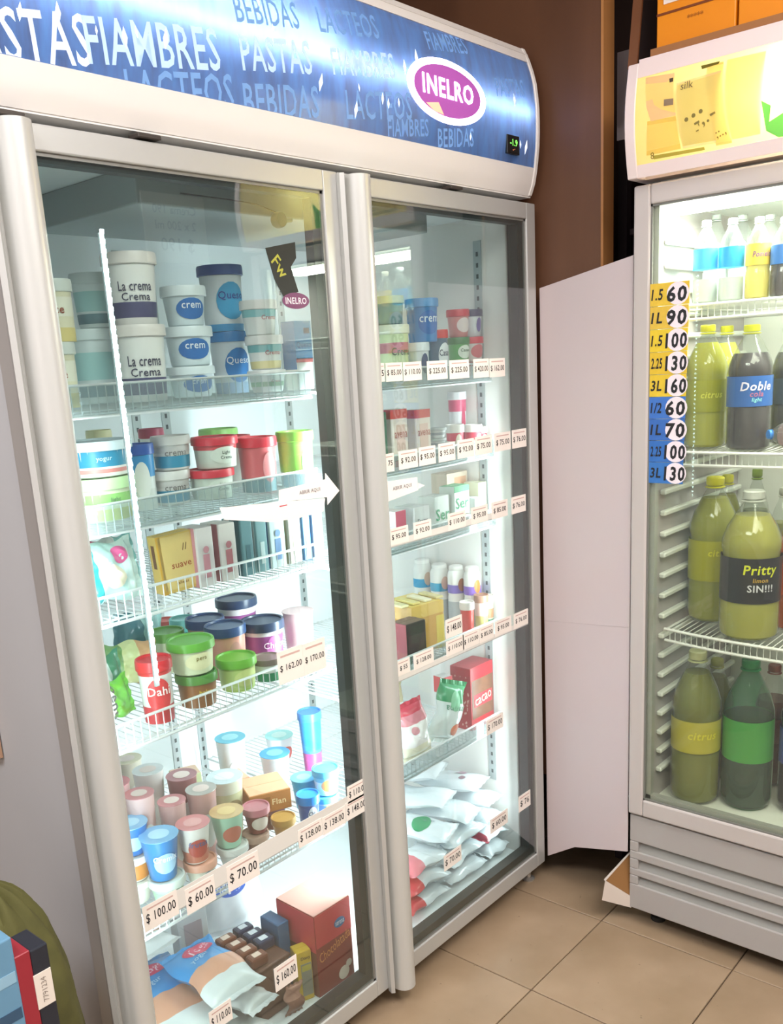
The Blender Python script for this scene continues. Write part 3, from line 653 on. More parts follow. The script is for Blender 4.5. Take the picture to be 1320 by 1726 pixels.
shelf2(.762, 'lowest curved wire shelf of the drinks fridge', .030)
# bottles
def bt(cx, w, z, x, yt, label, **k):
    # keeps clear of the ribbed side wall
    # row at distance x behind the door; y from column
    kx = (cx-CX)/F; a = RT-FW*kx; y = CAM.y-(a.x*(x-CAM.x)+a.z*(z+.1-CAM.z))/a.y
    r = w*depth(x, y, z)/F/2; h = z_for(x, y, yt)-z; y = min(y, -.326-r)
    return bottle(x, y, z, r, h, label, **k)
G1 = 'soda bottles on the drinks fridge shelves'
wat = dict(liquid='dfe6e6', cap='dde6ea', lab='3fa9df', labz=(.42, .66), fill=.3)
bt(1190, 41, 1.474, .74, 372, 'clear water bottle with light blue label, leftmost on the top shelf of drinks fridge', **wat)
bt(1234, 41, 1.474, .74, 368, 'clear water bottle with blue label, second from left on the top shelf of drinks fridge', **{**wat, 'lab': '1f9ad8'})
bt(1279, 41, 1.474, .74, 366, 'slim bottle of yellow soda with yellow label on the top shelf of drinks fridge', liquid='e9d873', cap='f1efe2', lab='e6c54c', labz=(.42, .68), fill=.5, txt=(('Pomelo', .55, .07, '7a4a8a', .2),))
bt(1322, 41, 1.474, .74, 366, 'cola bottle with blue label at the right edge of the drinks fridge top shelf', liquid='2b1a18', cap='d9d9dc', lab='2f6fb8', labz=(.42, .66), fill=.66, cola=True)
for i, c in enumerate((1205, 1250, 1296)):
    bt(c, 42, 1.474, .86, 362, ('grey-capped water bottle behind the leftmost one on the drinks fridge top shelf', 'grey-capped water bottle behind the gap of second and third bottle, drinks fridge top shelf', 'grey-capped water bottle behind the yellow soda, drinks fridge top shelf')[i], liquid='cfd8d4', cap='8d9490', lab='a9cdd8', labz=(.42, .6), fill=.4)
yg = dict(liquid='c7c53a', cap='e3df1d', lab='9da01e', labz=(.30, .56), fill=.86)
bt(1184, 66, 1.170, .79, 548, 'yellow-green soda bottle with yellow cap on second shelf beside the price cards', **{**yg, 'txt': (('citrus', .44, .05, 'd9d94a', .2),)})
bt(1222, 56, 1.170, .89, 549, 'yellow-green soda bottle set back behind the cola on the second shelf', **yg)
bt(1263, 72, 1.170, .75, 547, 'dark cola bottle with yellow cap and blue label on the second shelf', liquid='31262a', cap='dfe02c', lab='2b63ad', labz=(.36, .60), fill=.78, cola=True, txt=(('Doble', .52, .07, 'e8e4f4', .2), ('cola', .46, .045, 'b06a8a', .2), ('light', .41, .04, '8fe0dc', .2)))
bt(1332, 62, 1.170, .87, 552, 'dark cola bottle with green cap cut by the right picture edge, second shelf', liquid='2c2a24', cap='6f8a28', lab='35424a', labz=(.36, .58), fill=.8, cola=True)
q = at(1309, 735, 'x', .715)
bottle(.780, -.615, 1.199, .026, .11, 'small pink soda bottle with blue cap lying between the colas', liquid='b58f8c', cap='2d7fd0', lab='a87f80', rot=(0, -1.50, -.8))
bt(1189, 78, .764, .83, 803, 'yellow-green soda bottle with yellow cap and gold label, left on the lowest wire shelf', **{**yg, 'liquid': 'a9aa38', 'lab': 'a3a326', 'labz': (.30, .58), 'txt': (('citrus', .50, .045, 'd7d02c', .15),)})
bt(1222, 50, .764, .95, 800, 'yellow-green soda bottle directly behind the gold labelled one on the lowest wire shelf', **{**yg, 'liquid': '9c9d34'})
bt(1264, 96, .764, .735, 826, 'pale lemon soda bottle with black label and clear cap on the lowest wire shelf', liquid='bdb84c', cap='c8cdc4', lab='26262b', labz=(.27, .575), fill=.84, txt=(('Pritty', .49, .085, 'd6dd2a', .12), ('limon', .43, .03, 'c9a23a', .1), ('SIN!!!', .375, .05, 'd6d7da', 0)))
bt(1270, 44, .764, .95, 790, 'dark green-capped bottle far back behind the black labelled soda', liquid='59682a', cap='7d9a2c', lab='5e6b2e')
bt(1344, 80, .764, .85, 850, 'orange soda bottle at the right picture edge on the lowest wire shelf', liquid='d9682a', cap='e0762c', lab='cf5a22', labz=(.3, .56))
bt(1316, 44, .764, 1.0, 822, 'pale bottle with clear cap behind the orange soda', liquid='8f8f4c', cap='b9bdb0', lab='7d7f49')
bt(1152, 78, .332, .755, 1092, 'yellow-green soda bottle with pale cap at left on the drinks fridge floor', **{**yg, 'liquid': '85872c', 'cap': 'c7cc9c', 'lab': 'b5ac3c', 'labz': (.36, .57), 'txt': (('citrus', .48, .05, 'd8cf3a', .2),)})
bt(1259, 80, .332, .795, 1110, 'dark green lime soda bottle with bright green band on the drinks fridge floor', liquid='234a22', cap='1f7a44', lab='4a9a48', labz=(.34, .62), fill=.62, pet=glass_mat('green_plastic', (.35, .7, .45), 1.2, .06, .05))
bt(1352, 74, .332, .83, 1120, 'dark bottle with blue and violet label cut by the right picture edge, drinks fridge floor', liquid='2a2430', cap='2b2b46', lab='4a5a9a', labz=(.34, .58), cola=True)
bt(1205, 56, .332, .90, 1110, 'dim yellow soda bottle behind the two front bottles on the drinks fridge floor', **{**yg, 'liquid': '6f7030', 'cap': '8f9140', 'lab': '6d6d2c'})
bt(1300, 56, .332, .94, 1120, 'brown soda bottle far back at right on the drinks fridge floor', liquid='5a2e22', cap='7a3524', lab='6b3a2c', cola=True)
# hand-written price cards on the drinks fridge door
rows = [('1.5', '60', 'dcb93a'), ('1L', '90', 'd8b441'), ('1.5', '100', 'dfc12f'), ('2.25', '130', 'd9b62f'), ('3L', '160', 'dcbc31'), ('1/2', '60', '3a6fc0'), ('1L', '70', '3366b4'), ('2.25', '100', '2f6ab6'), ('3L', '130', '3270b8')]
zt = 1.520; zb = 1.108; n = 9
ORD = ['topmost', 'second from top', 'third from top', 'fourth from top', 'middle', 'fourth from bottom', 'third from bottom', 'second from bottom', 'bottom']
for i, (a, c, colr) in enumerate(rows):
    z1 = zt-(zt-zb)*i/n; z0 = zt-(zt-zb)*(i+1)/n; hgt = z1-z0-.001
    t = thing('price_card', ('%s %s price card with white disc reading %s, drinks fridge door' % (ORD[i], 'yellow' if i < 5 else 'blue', c)), 'price card', (FX+.0045, -.309-i*.0003, z0), (0, 0, -PI/2), 'hand-written price cards')
    obj('card', MB().box(0, .084-.0012*i*.8, -.0006, .0006, 0, hgt).mesh('card', mat(colr, .5, noise=.12, scale=90)), t)
    bb = MB(); cxx, czz = .060, hgt/2; vs = [(cxx+.024*math.cos(2*PI*k/20)*(1.), -.0009, czz+.0225*math.sin(2*PI*k/20)) for k in range(20)]
    obj('white_disc', bb.add(vs, [tuple(range(20))]).mesh('disc', mat('e9dfe6', .6)), t)
    fn = lambda u, v: (u, -.0013, v)
    text_obj(a, t, fn, .022, INK, bold=.04, cu=.016, cv=czz, maxw=.024, shear=.15)
    text_obj(c, t, fn, .031, INK, bold=.06, cu=.058, cv=czz-.001, maxw=.046, shear=.08)

# white board between the coolers
sh = thing('white_board', 'large plain white board closing the gap between the two fridges', 'board')
A_ = [(.699, -.004, 1.541), (.640, -.2675, 1.581), (.640, -.2655, .198), (.676, -.10, .140), (.699, -.004, .072)]
vs = [Vector(a) for a in A_]; nrm = Vector((.976, -.22, 0)); 
bm_ = MB().add([v for v in vs]+[v+nrm*.003 for v in vs], [(4, 3, 2, 1, 0), (5, 6, 7, 8, 9)]+[(i, (i+1) % 5, 5+(i+1) % 5, 5+i) for i in range(5)])
obj('sheet', bm_.mesh('sheet', mat('cdbfc0', .55, noise=.015, scale=3)), sh)
obj('fold_crease', MB().tube([(.6975, -.008, .738), (.6395, -.264, .772)], .0006, 4).mesh('crease', mat('c2b4b5', .6)), sh)
# things on and around the drinks fridge
tr = thing('cardboard_tray', 'brown cardboard tray on top of the drinks fridge under orange boxes', 'tray', (.90, -.60, 1.937))
obj('tray', MB().box(-.245, .22, -.30, .305, 0, .012).mesh('tray', mat('9c6a3e', .7, noise=.08)), tr)
obj('rim', MB().box(-.25, -.245, -.30, .305, 0, .024).mesh('rim', mat('9c6a3e', .7, noise=.08)), tr)
for i, (y, lb) in enumerate(((-.3785, 'orange carton with white barcode patch, left one on the cardboard tray'), (-.5395, 'orange carton with white barcode patch, right one on the cardboard tray'))):
    t = thing('orange_carton', lb, 'carton', (.75, y, 1.9495), 0, 'orange cartons on the drinks fridge')
    obj('box', MB().box(-.085, .10, -.078, .078, 0, .21).mesh('box', mat('eb8f12', .4), bevel=.002), t)
    obj('barcode_patch', MB().box(-.0865, -.085, -.066, .064, .088, .20).mesh('patch', mat('f0e4dc', .5)), t)
    k = MB(); yy = -.058
    while yy < .055: 
        w_ = random.choice((.0012, .002, .003)); k.box(-.0872, -.0865, yy, yy+w_, .095, .20); yy += w_+random.choice((.0015, .0025))
    obj('barcode_bars', k.mesh('bars', mat('3a2a30', .5)), t, kind='stuff')
    text_obj('*****', t, lambda u, v: (-.0858, -u, v), .007, mat('8a4510', .5), cu=0, cv=.055, name='print_marks')
    obj('edge_tape', MB().box(-.0864, -.085, -.078, .078, .070, .074).mesh('tape', mat('7a3a10', .5)), t)
t = thing('dark_box', 'dark grey box with brown edge leaning at left of the orange cartons', 'box', (.80, -.235, 1.951), (.0, .12, -.25))
obj('box', MB().box(-.07, .03, -.01, .012, 0, .22).mesh('b', mat('2e2c30', .5), bevel=.002), t)
obj('brown_edge', MB().box(-.074, -.07, -.012, .012, .0, .22).mesh('e', mat('8a5a3a', .6)), t)
text_obj('C', t, lambda u, v: (u, -.0112, v), .04, mat('b9b4b0', .5), cu=.0, cv=.13)
t = thing('steel_upright', 'pale metal upright beside the brown wood panel above the white board', 'post', (.905, -.105, 0))
obj('sleeve', MB().box(0, .03, -.016, .012, 1.865, 2.05).mesh('post', mat('cfc2c4', .5)), t); obj('post', MB().box(.003, .027, -.013, .009, 0, 1.865).mesh('post', mat('2c2224', .6)), t)
obj('screw', MB().lathe([(.004, 0), (.003, .002)], 10).mesh('s', mat('5a5050', .5)), t).location = (.0, -.012, 1.94)
t = thing('black_case', 'dark plastic case in the shadowy gap left of the drinks fridge', 'case', (.93, -.20, 1.56))
obj('case', MB().box(-.04, .1, -.06, .06, 0, .09).mesh('case', mat('2c2224', .5), bevel=.006), t)
obj('lid', MB().box(-.045, .105, -.064, .064, .09, .105).mesh('lid', mat('3d3334', .5), bevel=.003), t)
t = thing('wall_shelf', 'dark shelf board in the gap holding the black case', 'shelf', (.98, -.15, 1.54))
obj('board', MB().box(-.11, .30, -.118, .10, -.0, .018).mesh('board', mat('241613', .6)), t); obj('bracket', MB().box(.0, .02, -.08, .08, -.03, 0).mesh('bk', mat('3a2c28', .6)), t)
# folded cardboard piece at the foot of the drinks fridge
t = thing('open_cardboard_box', 'folded open cardboard flap with brown inside wedged beside the grey plinth', 'box')
c0 = at(1018, 1490, 'z', .045); c1 = at(1022, 1522, 'z', .004); c2 = at(1068, 1535, 'x', .645)
f0 = Vector((c0.x, c0.y, .060)); f1 = Vector((c1.x, c1.y, .003)); 
g0 = Vector((.665, -.262, .155)); g1 = Vector((.665, -.29, .03))
def slab(name, pts, m, th=.003, nv=(0, 0, 1)):
    v = [Vector(p) for p in pts]; nn = Vector(nv).normalized()*th; k = len(v)
    return obj(name, MB().add(v+[p-nn for p in v], [tuple(range(k)), tuple(range(2*k-1, k-1, -1))]+[(i, k+i, k+(i+1) % k, (i+1) % k) for i in range(k)]).mesh(name, m), t)
wh = mat('cfc3b8', .6); br = mat('8a6236', .75)
pa = at(1020, 1485, 'x', .60); pb = at(1062, 1438, 'x', .655); pc = at(1016, 1516, 'x', .60); pd = at(1064, 1530, 'x', .642); pe = at(1064, 1512, 'x', .642)
lowz = .002
slab('outer_flap', [(pa.x, pa.y, pa.z), (pa.x-.004, pc.y, max(lowz, pc.z)), (pd.x, pd.y, max(lowz, pd.z)), (pe.x, pe.y, pe.z)], wh, .003, (-1, -.3, 0))
slab('upper_edge', [(pa.x, pa.y, pa.z), (pa.x+.006, pa.y+.006, pa.z), (pb.x+.006, pb.y+.004, pb.z), (pb.x, pb.y, pb.z)], wh, .002, (0, 0, 1))
slab('inner_face', [(pa.x+.004, pa.y, pa.z), (pe.x+.003, pe.y, pe.z), (pb.x+.004, pb.y, pb.z)], br, .002, (-1, -.3, 0))
# left side: olive bag, two boxes, hanging board
t = thing('olive_bag', 'olive green gathered cloth bag beside the left side of the big fridge', 'bag')
bp = at(40, 1540, 'y', -.05)
def blob(cx, cy, cz, rx, ry, z0, z1, name, m, wr, parent):
    b = MB(); n, k = 96, 44; vs = []
    for j in range(k+1):
        v = j/k; z = z0+(z1-z0)*v; q = (1-max(0, (v-.55)/.45)**2.2)**.5 if v < 1 else .0
        q = max(q, .12)
        for i in range(n):
            a = 2*PI*i/n; w_ = 1+wr*(math.sin(a*9+v*4)*.35+math.sin(a*5-v*9)*.35+.45*abs(math.sin(a*11+v*14+2*math.sin(a*3)))+.4*abs(math.sin(v*19-a*4+1.5*math.sin(a*5))))*(.3+v)
            vs.append((cx+rx*q*w_*math.cos(a), cy+ry*q*w_*math.sin(a), z+.018*abs(math.sin(a*7+v*9+math.sin(a*2)))*v))
    fs = [(j*n+i, j*n+(i+1) % n, (j+1)*n+(i+1) % n, (j+1)*n+i) for j in range(k) for i in range(n)]+[tuple(k*n+i for i in range(n))]
    return obj(name, b.add(vs, fs).mesh(name, m, smooth=True), parent)
blob(-.772, .01, 0, .098, .095, .0, .700, 'cloth', mat('4f4d24', .85, noise=.45, scale=22), .075, t)
obj('drawstring', MB().tube([(-.80, -.08, .67), (-.815, -.05, .705), (-.84, -.02, .70)], .003, 6).mesh('s', mat('d8d5c8', .6)), t)
"""boxes stand in front of the bag"""
for nm, lb, px0, px1, py, y, c, stripe in (('navy_box', 'navy box with white label and red stripe in front of the olive bag', 50, 82, 1604, -.20, '20242e', True), ('blue_box', 'pale blue printed box at the bottom left corner of the picture', -60, 26, 1620, -.20, '5f8aa6', False)):
    a = at(px0, py, 'y', y); b_ = at(px1, py, 'y', y); zt_ = a.z
    t = thing(nm, lb, 'box', ((a.x+b_.x)/2, y+.02, 0)); w_ = (b_.x-a.x)/2
    obj('box', MB().box(-w_, w_, -.02, .03, 0, zt_).mesh('b', mat(c, .45, noise=.06, scale=15), bevel=.002), t)
    if stripe:
        obj('red_side', MB().box(-w_-.020, -w_, -.02, .03, 0, zt_+.002).mesh('r', mat('8f2430', .45), bevel=.001, seg=1), t)
        q = at(64, 1672, 'y', y); 
        obj('white_label', MB().box(-.013, .010, -.0212, -.0198, q.z-.024, q.z+.024).mesh('l', mat('d9cfc4', .6)), t)
        text_obj('7791234', t, lambda u, v: (u, -.0216, v), .007, mat('8a7f76', .5), cu=-.0015, cv=q.z, rot=PI/2, maxw=.04)
    else:
        for k in range(5): obj('printed_panel', MB().box(-w_*.7, w_*.9, -.0206, -.0198, zt_-.06-.05*k, zt_-.045-.05*k).mesh('l', mat(('86abc0', '2f4c66', '9ab8c4')[k % 3], .5)), t)
t = thing('wooden_board', 'pale wooden board fixed to the grey fridge side at the left picture edge', 'board', at(6, 1278, 'x', -.6065))
obj('board', MB().box(-.012, .0, 0, .05, 0, .20).mesh('b', mat('d6b59a', .6, noise=.06), bevel=.004), t); obj('edge', MB().box(-.011, -.001, -.0015, 0, 0.002, .198).mesh('b', mat('b48e72', .6)), t)
# paper price sign hanging in the shop, seen mirrored in the left door
t = thing('hanging_sign', 'white paper sign reading $ 190 hanging behind the photographer, mirrored in the glass', 'sign')
q = at(300, 385, 'y', 1.5); 
obj('paper', MB().box(q.x-.13, q.x+.13, -1.502, -1.5, q.z-.11, q.z+.11).mesh('p', mat('e8e4de', .7)), t)
for s, dz, h in (('Crema 190', .06, .028), ('2 x 200 ml', .01, .028), ('$ 190', -.055, .050)): text_obj(s, t, lambda u, v: (q.x-u, -1.499, v), h, INK, cu=0, cv=q.z+dz, maxw=.22)
obj('string', MB().tube([(q.x, -1.501, q.z+.11), (q.x, -1.501, 2.75)], .001, 4).mesh('s', INK), t)
# ================================================================= GOODS, LEFT DOOR
# --- topmost shelf (z 1.353)
S = ZL[0]; GA = 'dairy tubs on the topmost shelf of the left door'
def crema(cx, w, yt, zb, y, label, **k): return tub(cx, w, yt, zb, label, y=y, body='ece8e4', lid='e6dcd6', bands=((.0, .10, 'dcd6d2'), (.10, .34, '4c4a6e')), lab='a9c9cc', labm=.0001, txt='La crema', txt2='Crema', txtc='3c3a52', taper=.86, grp=GA, h=None, **k)
crema(241, 86, 549, S, .17, 'white cream tub with purple band standing on the shelf, lower of the two-tub tower')
crema(224, 86, 428, None, None, 'white cream tub with purple band on top of the two-tub tower')
for i, (cx, w, yt, zb, y, lb) in enumerate(((162, 74, 556, S, .27, 'pale teal tub behind the bright reflected streak, lower one'), (160, 70, 462, None, None, 'pale teal tub behind the bright reflected streak, upper one'))):
    tub(cx, w, yt, zb, lb, y=y, body='dfe9e8', lid='d6e0df', bands=((.1, .3, '6f8f98'), (.35, .75, 'a9d2d0')), grp=GA)
for cx, w, yt, zb, lb in ((100, 62, 578, S, 'cream coloured jar with brown lettering at far left of topmost shelf, lower one'), (94, 60, 472, None, 'cream coloured jar with brown lettering at far left of topmost shelf, upper one')):
    tub(cx, w, yt, zb, lb, y=.15 if zb else None, body='ece3c4', lid='d9dcd6', bands=((.0, .25, 'e5d08a'), (.45, .8, 'f0ead8')), txt='dulce', txtc='a3543c', grp=GA, taper=.95, rz=-.7)
cc = dict(body='dbe6ea', lid='dfe6e8', lab='2f6fb4', grp=GA, txt='crem', txtc='e6eef6')
tub(322, 76, 618, S, 'small clear tub with blue label, lowest of three beside the cream tubs', y=.19, **cc)
tub(318, 78, 555, None, 'clear tub with round blue label, middle of three beside the cream tubs', **cc, h=.068)
tub(310, 72, 487, None, 'clear tub with round blue label, topmost of three beside the cream tubs', **cc, h=.068)
tub(390, 66, 560, S, 'white tub with blue lid and lettering under the tall blue lidded tub', y=.245, body='dfe6ec', lid='3f86c4', lab='2f7cc0', txt='Queso', txtc='e9eef6', grp=GA, bands=((.0, .2, '9ab4d4'),))
tub(376, 72, 449, None, 'tall white tub with dark blue lid and blue round label on topmost shelf', body='e3e8ec', lid='2b559c', lab='3a9fd0', txt='Queso', txtc='2b4f96', grp=GA, bands=((.0, .12, '4f9fd4'),), taper=.9)
tt = dict(body='ecebe8', lid='ece6e2', grp=GA, txt='Crema', txtc='b04a50')
tub(449, 62, 598, S, 'short white tub with green stripe, lowest of the three-tub tower by the stile', y=.14, **tt, bands=((.3, .55, '9fc4a0'),), h=.040)
tub(446, 60, 538, None, 'white tub with yellow and teal print, middle of the three-tub tower by the stile', **tt, bands=((.05, .3, 'ead9a0'), (.6, .85, '76b4b8')), h=.062)
tub(436, 60, 478, None, 'white tub with teal and red print, topmost of the three-tub tower by the stile', **tt, bands=((.6, .85, '8cc4c8'),), h=.062)
box_at(504, 38, 542, S, 'white and blue dairy carton standing at right end of the topmost left shelf', y=.12, d=.035, c='e8e4e0', prints=((0, 1, .45, 1, '2f7fb4'), (0, 1, .40, .46, 'c9505a'), (.55, .9, .82, .9, 'd04a50')), texts=(('Queso', .5, .65, .10, '1f4f86'),), extra=((0, 1, .3, 1, '2b6aa4'),))
# --- second shelf (z 1.167)
S = ZL[1]; GB = 'tubs on the second shelf of the left door'
tub(166, 118, 806, S, 'wide lime green and white tub under the blue banded tub, left of bright streak', y=.17, body='e6edc9', lid='bfe0a8', bands=((.05, .35, 'd9e07a'), (.5, .75, '9ad07a')), taper=.92, grp=GB, txt='light', txtc='6f8a6a', h=.072)
tub(160, 116, 762, None, 'wide tub with teal blue band and white rim, on the lime green tub', body='e9e6e2', lid='cfdde2', bands=((.35, .9, '2f86a8'), (.15, .28, 'd98a84')), taper=.95, grp=GB, txt='yogur', txtc='bfe0ea', h=.058)
tub(236, 56, 748, S, 'blue tub with dark blue lid and white lower half right of the bright streak', y=.20, body='dfe2e0', lid='2456a8', bands=((.55, .95, '2a8ac4'), (.0, .35, 'd3d6d2')), lab='e6e6e2', labm=.5, grp=GB, taper=.94)
for yt, zb, lb in ((784, S, 'grey and teal cream tub, lower of the two stacked'), (728, S+.061, 'grey and teal cream tub, upper of the two stacked')):
    tub(288, 62, yt, zb, lb, y=.20, body='d9d4d0', lid='d6d0cc', bands=((.1, .5, '2f86a6'), (.6, .8, 'c4bebc')), taper=.93, grp=GB, h=.061, txt='crema', txtc='7a7472')
for cx, yt, zb, y, lb, h in ((356, 790, S, .18, 'clear tub with grey-green contents under the red lidded tub', .055), (362, 735, S+.055, .18, 'red lidded tub on top of the grey-green tub', .058)):
    tub(cx, 74, yt, zb, lb, y=y, body='c9cfc2', lid='cf3040', bands=((.7, 1, 'cc4a50'),) if zb > S else (), lab='d6dccf', txt='Light', txt2='Crema', txtc='5a6058', grp=GB, taper=.93, h=h)
tub(395, 60, 734, S, 'red lidded white tub set behind the gap of the two red tubs', y=.275, body='d9d6d0', lid='cc3a44', grp=GB)
tub(436, 64, 736, S, 'red tub with salmon body and dark teal base on second left shelf', y=.165, body='d86a6e', lid='cf3040', bands=((0, .28, '5f8a94'),), lab='d9888a', labm=.4, grp=GB, taper=.92)
tub(500, 60, 727, S, 'bright green lidded tub with green label at right end of second left shelf', y=.135, body='dfe8e2', lid='7dbb3c', bands=((.30, .92, '7fbf4a'), (.0, .26, '3f7f96')), lab='d6e6e6', labm=.35, grp=GB, taper=.92, cat='tub')
tub(372, 62, 722, ZR[1], 'green lidded tub behind and above the red lidded one', y=.42, body='dfe6d6', lid='9acb72', grp=GB)
tub(176, 40, 725, S, 'pale yellow tub at the back behind the blue banded tub', y=.42, body='e6dfa0', lid='e6e0b0', grp=GB)
tub(262, 40, 722, S, 'small white tub with crimson rim at the back beside the bright streak', y=.40, body='d9dcdc', lid='a8405a', grp=GB)
# --- third shelf (z 1.020)
S = ZL[2]
GC = 'packs standing on the third shelf of the left door'
p = Vector((x_for(185, .17, S+.05), .17, S)); 
pouch((p.x-.03, .145, S+.062), (PI/2-.25, 0, .05), .105, .12, .055, 'teal and clear snack bag with pink corner, leftmost on third shelf', bands=(('2f8f96', 0, .3), ('bfe0dc', .3, .75), ('cfe6e2', .75, 1)), ovals=((.5, .45, .035, .03, 'd65a90'), (.1, -.2, .05, .04, 'e9dfc6')), name='snack_bag', wr=.12)
pouch((p.x+.055, .245, S+.058), (PI/2-.2, 0, .1), .09, .085, .035, 'pale teal snack bag with pink print leaning right of the first bag', bands=(('d65a86', 0, .2), ('e6ecea', .2, .6), ('8ac8c4', .6, 1)), ovals=((0, .1, .04, .03, 'f0e3cf'),), name='snack_bag', wr=.12)
carton(x_for(295, .15, S+.05), .15, S, .072, .030, .105, 'yellow tan box with brown print tilted on third shelf', c='d8b660', rz=-.12, ry=-.06, prints=((.05, .95, .06, .97, 'dcc07a'), (0, .12, .0, 1, 'cf9f3c')), texts=(('galletas', .55, .15, .07, '8a5a2a'), ('suave', .6, .45, .08, 'a3552c'), ('//', .75, .75, .12, '6b4a2a')), extra=((.35, .7, .45, .85, '6b4426'),))
cs = [(350, 32, 'd9d2d0', 'c98a94', 'narrow cream carton with pink figure, first after the tan box'), (388, 32, 'd6cfca', 'b06a70', 'narrow cream carton with rose figure, second after the tan box'), (420, 22, '5f8a90', '3f6a72', 'slim teal pack, third after the tan box'), (444, 22, '6f979a', 'b9ccca', 'slim teal pack with pale side, fourth after the tan box'), (470, 32, 'a9b9b6', '3f6f9a', 'grey-green carton with blue round figure on third shelf'), (499, 26, '9a9488', '7f7a5c', 'taupe carton between the round-figure carton and blue pack'), (519, 16, '1f5a86', '2f6a96', 'thin deep blue pack near the right end of third shelf'), (538, 22, '8b8f96', '6f7480', 'grey carton at right end of third left shelf')]
for i, (cx, w, c, c2, lb) in enumerate(cs):
    y = .115+.0*i; x = x_for(cx, y, S+.05); ww = w*depth(x, y, S)/F*1.05
    t = carton(x, y+.03, S, ww, .055, .108-.001*i, lb+', left door', c=c, rz=0, prints=((.3, .7, .15, .55, c2),), extra=((.1, .4, .0, 1, 'e6e3e0'), (.6, .9, 0, 1, c2)), grp=GC)
    if i in (0, 1, 4): obj('figure_head', MB().lathe([(.001, 0), (ww*.18, .0005)], 14).mesh('hd', mat(c2, .5)), t).matrix_local = Matrix.Translation((0, -.0285, .068)) @ Matrix.Rotation(PI/2, 4, 'X')
# --- fourth shelf (z .800)
S = ZL[3]; GD = 'dessert tubs on the fourth shelf of the left door'
dk = dict(grp=GD, taper=.88)
tub(443, 70, 1020, S+.030, 'purple berry tub with black lid and silver top, front of fourth shelf', yb=1098, body='cfc9cc', lid='20304a', bands=((.2, .8, '8a3f7c'),), lab='a85a96', labm=.45, txt='Choco', txtc='e6c9dc', **dk).location.z = S+.0005
tub(403, 66, 1006, S, 'purple berry tub with black lid standing behind the front one', y=.33, body='d0cacc', lid='243654', bands=((.2, .8, '84407a'),), **dk)
tub(505, 52, 1028, S, 'mauve brown pudding cup at right end of fourth shelf', y=.19, body='a88a8c', lid='b39a9a', foil=True, labm=0, **dk)
tub(384, 66, 1052, S, 'salmon tub with navy lid between the green and the purple tubs', y=.215, body='c98a78', lid='24426e', bands=((.1, .85, 'cf9080'),), lab='b9857c', labm=.4, txt='Flan', **dk)
tub(350, 62, 1040, S, 'navy lidded dessert tub behind the salmon one', y=.31, body='8a6a60', lid='24406c', **dk)
tub(450, 50, 1098, S, 'white tub with dark green base partly under the price tag', y=.13, body='e3e4de', lid='7a6a60', bands=((.0, .45, '2f8a5c'),), h=.045, **dk)
tub(399, 66, 1112, S, 'green lidded tub with yellow green body, front of fourth shelf', y=.125, body='a8c860', lid='6fb03c', bands=((.1, .8, 'b9cf7a'),), lab='cfd98a', **dk)
tub(332, 68, 1150, S, 'olive brown tub with green lid and yellow lettering, front of fourth shelf', y=.125, body='8a6a3c', lid='4f8a3a', bands=((.0, .9, '8f5f34'),), txt='holan', txtc='e6cf4a', h=.062, **dk)
tub(322, 76, 1070, None, 'cream tub with bright green lid stacked on the olive brown tub', body='dfe0c6', lid='67ad3f', bands=((.05, .85, 'd6dcb6'),), lab='e6e2b4', txt='pera', txtc='8a7a3a', h=.062, **dk)
tub(284, 56, 1062, S, 'green lidded tub standing behind the bright green one', y=.36, body='cfdcb6', lid='6cae48', **dk)
tub(280, 36, 1044, S, 'small tub with red and white lid far back on fourth shelf', y=.50, body='d9d6d0', lid='d9605a', **dk)
tub(310, 44, 1026, S+.02, 'small teal tub far back on fourth shelf under the tan box', y=.42, body='4fa6a0', lid='7ac0bc', **dk).location.z = S
tub(266, 58, 1128, S, 'tall red lidded jar with round red label, front left of fourth shelf', y=.125, body='e3e0dc', lid='cc2e34', bands=((.0, .3, 'c43a40'), (.85, 1, 'c9353a')), lab='cf3a3e', txt='Dahi', txtc='f3e6e2', h=.115, **{**dk, 'taper': .86})
pouch((x_for(203, .13, S+.05)-.014, .140, S+.062), (PI/2-.2, 0, .35), .07, .10, .03, 'green and white pouch with dark print at left front of fourth shelf', bands=(('d9dad2', 0, .45), ('5fae3c', .45, 1)), texts=(('Penn', -.1, 0, .020, '4a4a4c', -PI/2),), name='green_pouch', wr=.12)
for i, (cx, cy, y, rr, bs, lb) in enumerate(((160, 1100, .22, .3, (('2f5f8a', 0, .4), ('cfe0dc', .4, .7), ('3f8a6a', .7, 1)), 'blue and green plastic wrapped pack at left back of fourth shelf'), (210, 1105, .30, -.1, (('7fae6a', 0, .4), ('dfe6a8', .4, .7), ('d9a87a', .7, 1)), 'yellow green plastic wrapped pack right of the blue one'), (232, 1075, .44, .1, (('4a7f8a', 0, .5), ('9ac4c0', .5, 1)), 'dark teal wrapped pack at the back of fourth shelf'))):
    q = at(cx, cy, 'y', y); pouch((q.x, y, S+.062), (PI/2-.1, .1*i, rr), (.09 if i == 1 else .11), .105, .045, lb, bands=bs, seed=i, name='wrapped_pack', wr=.14)
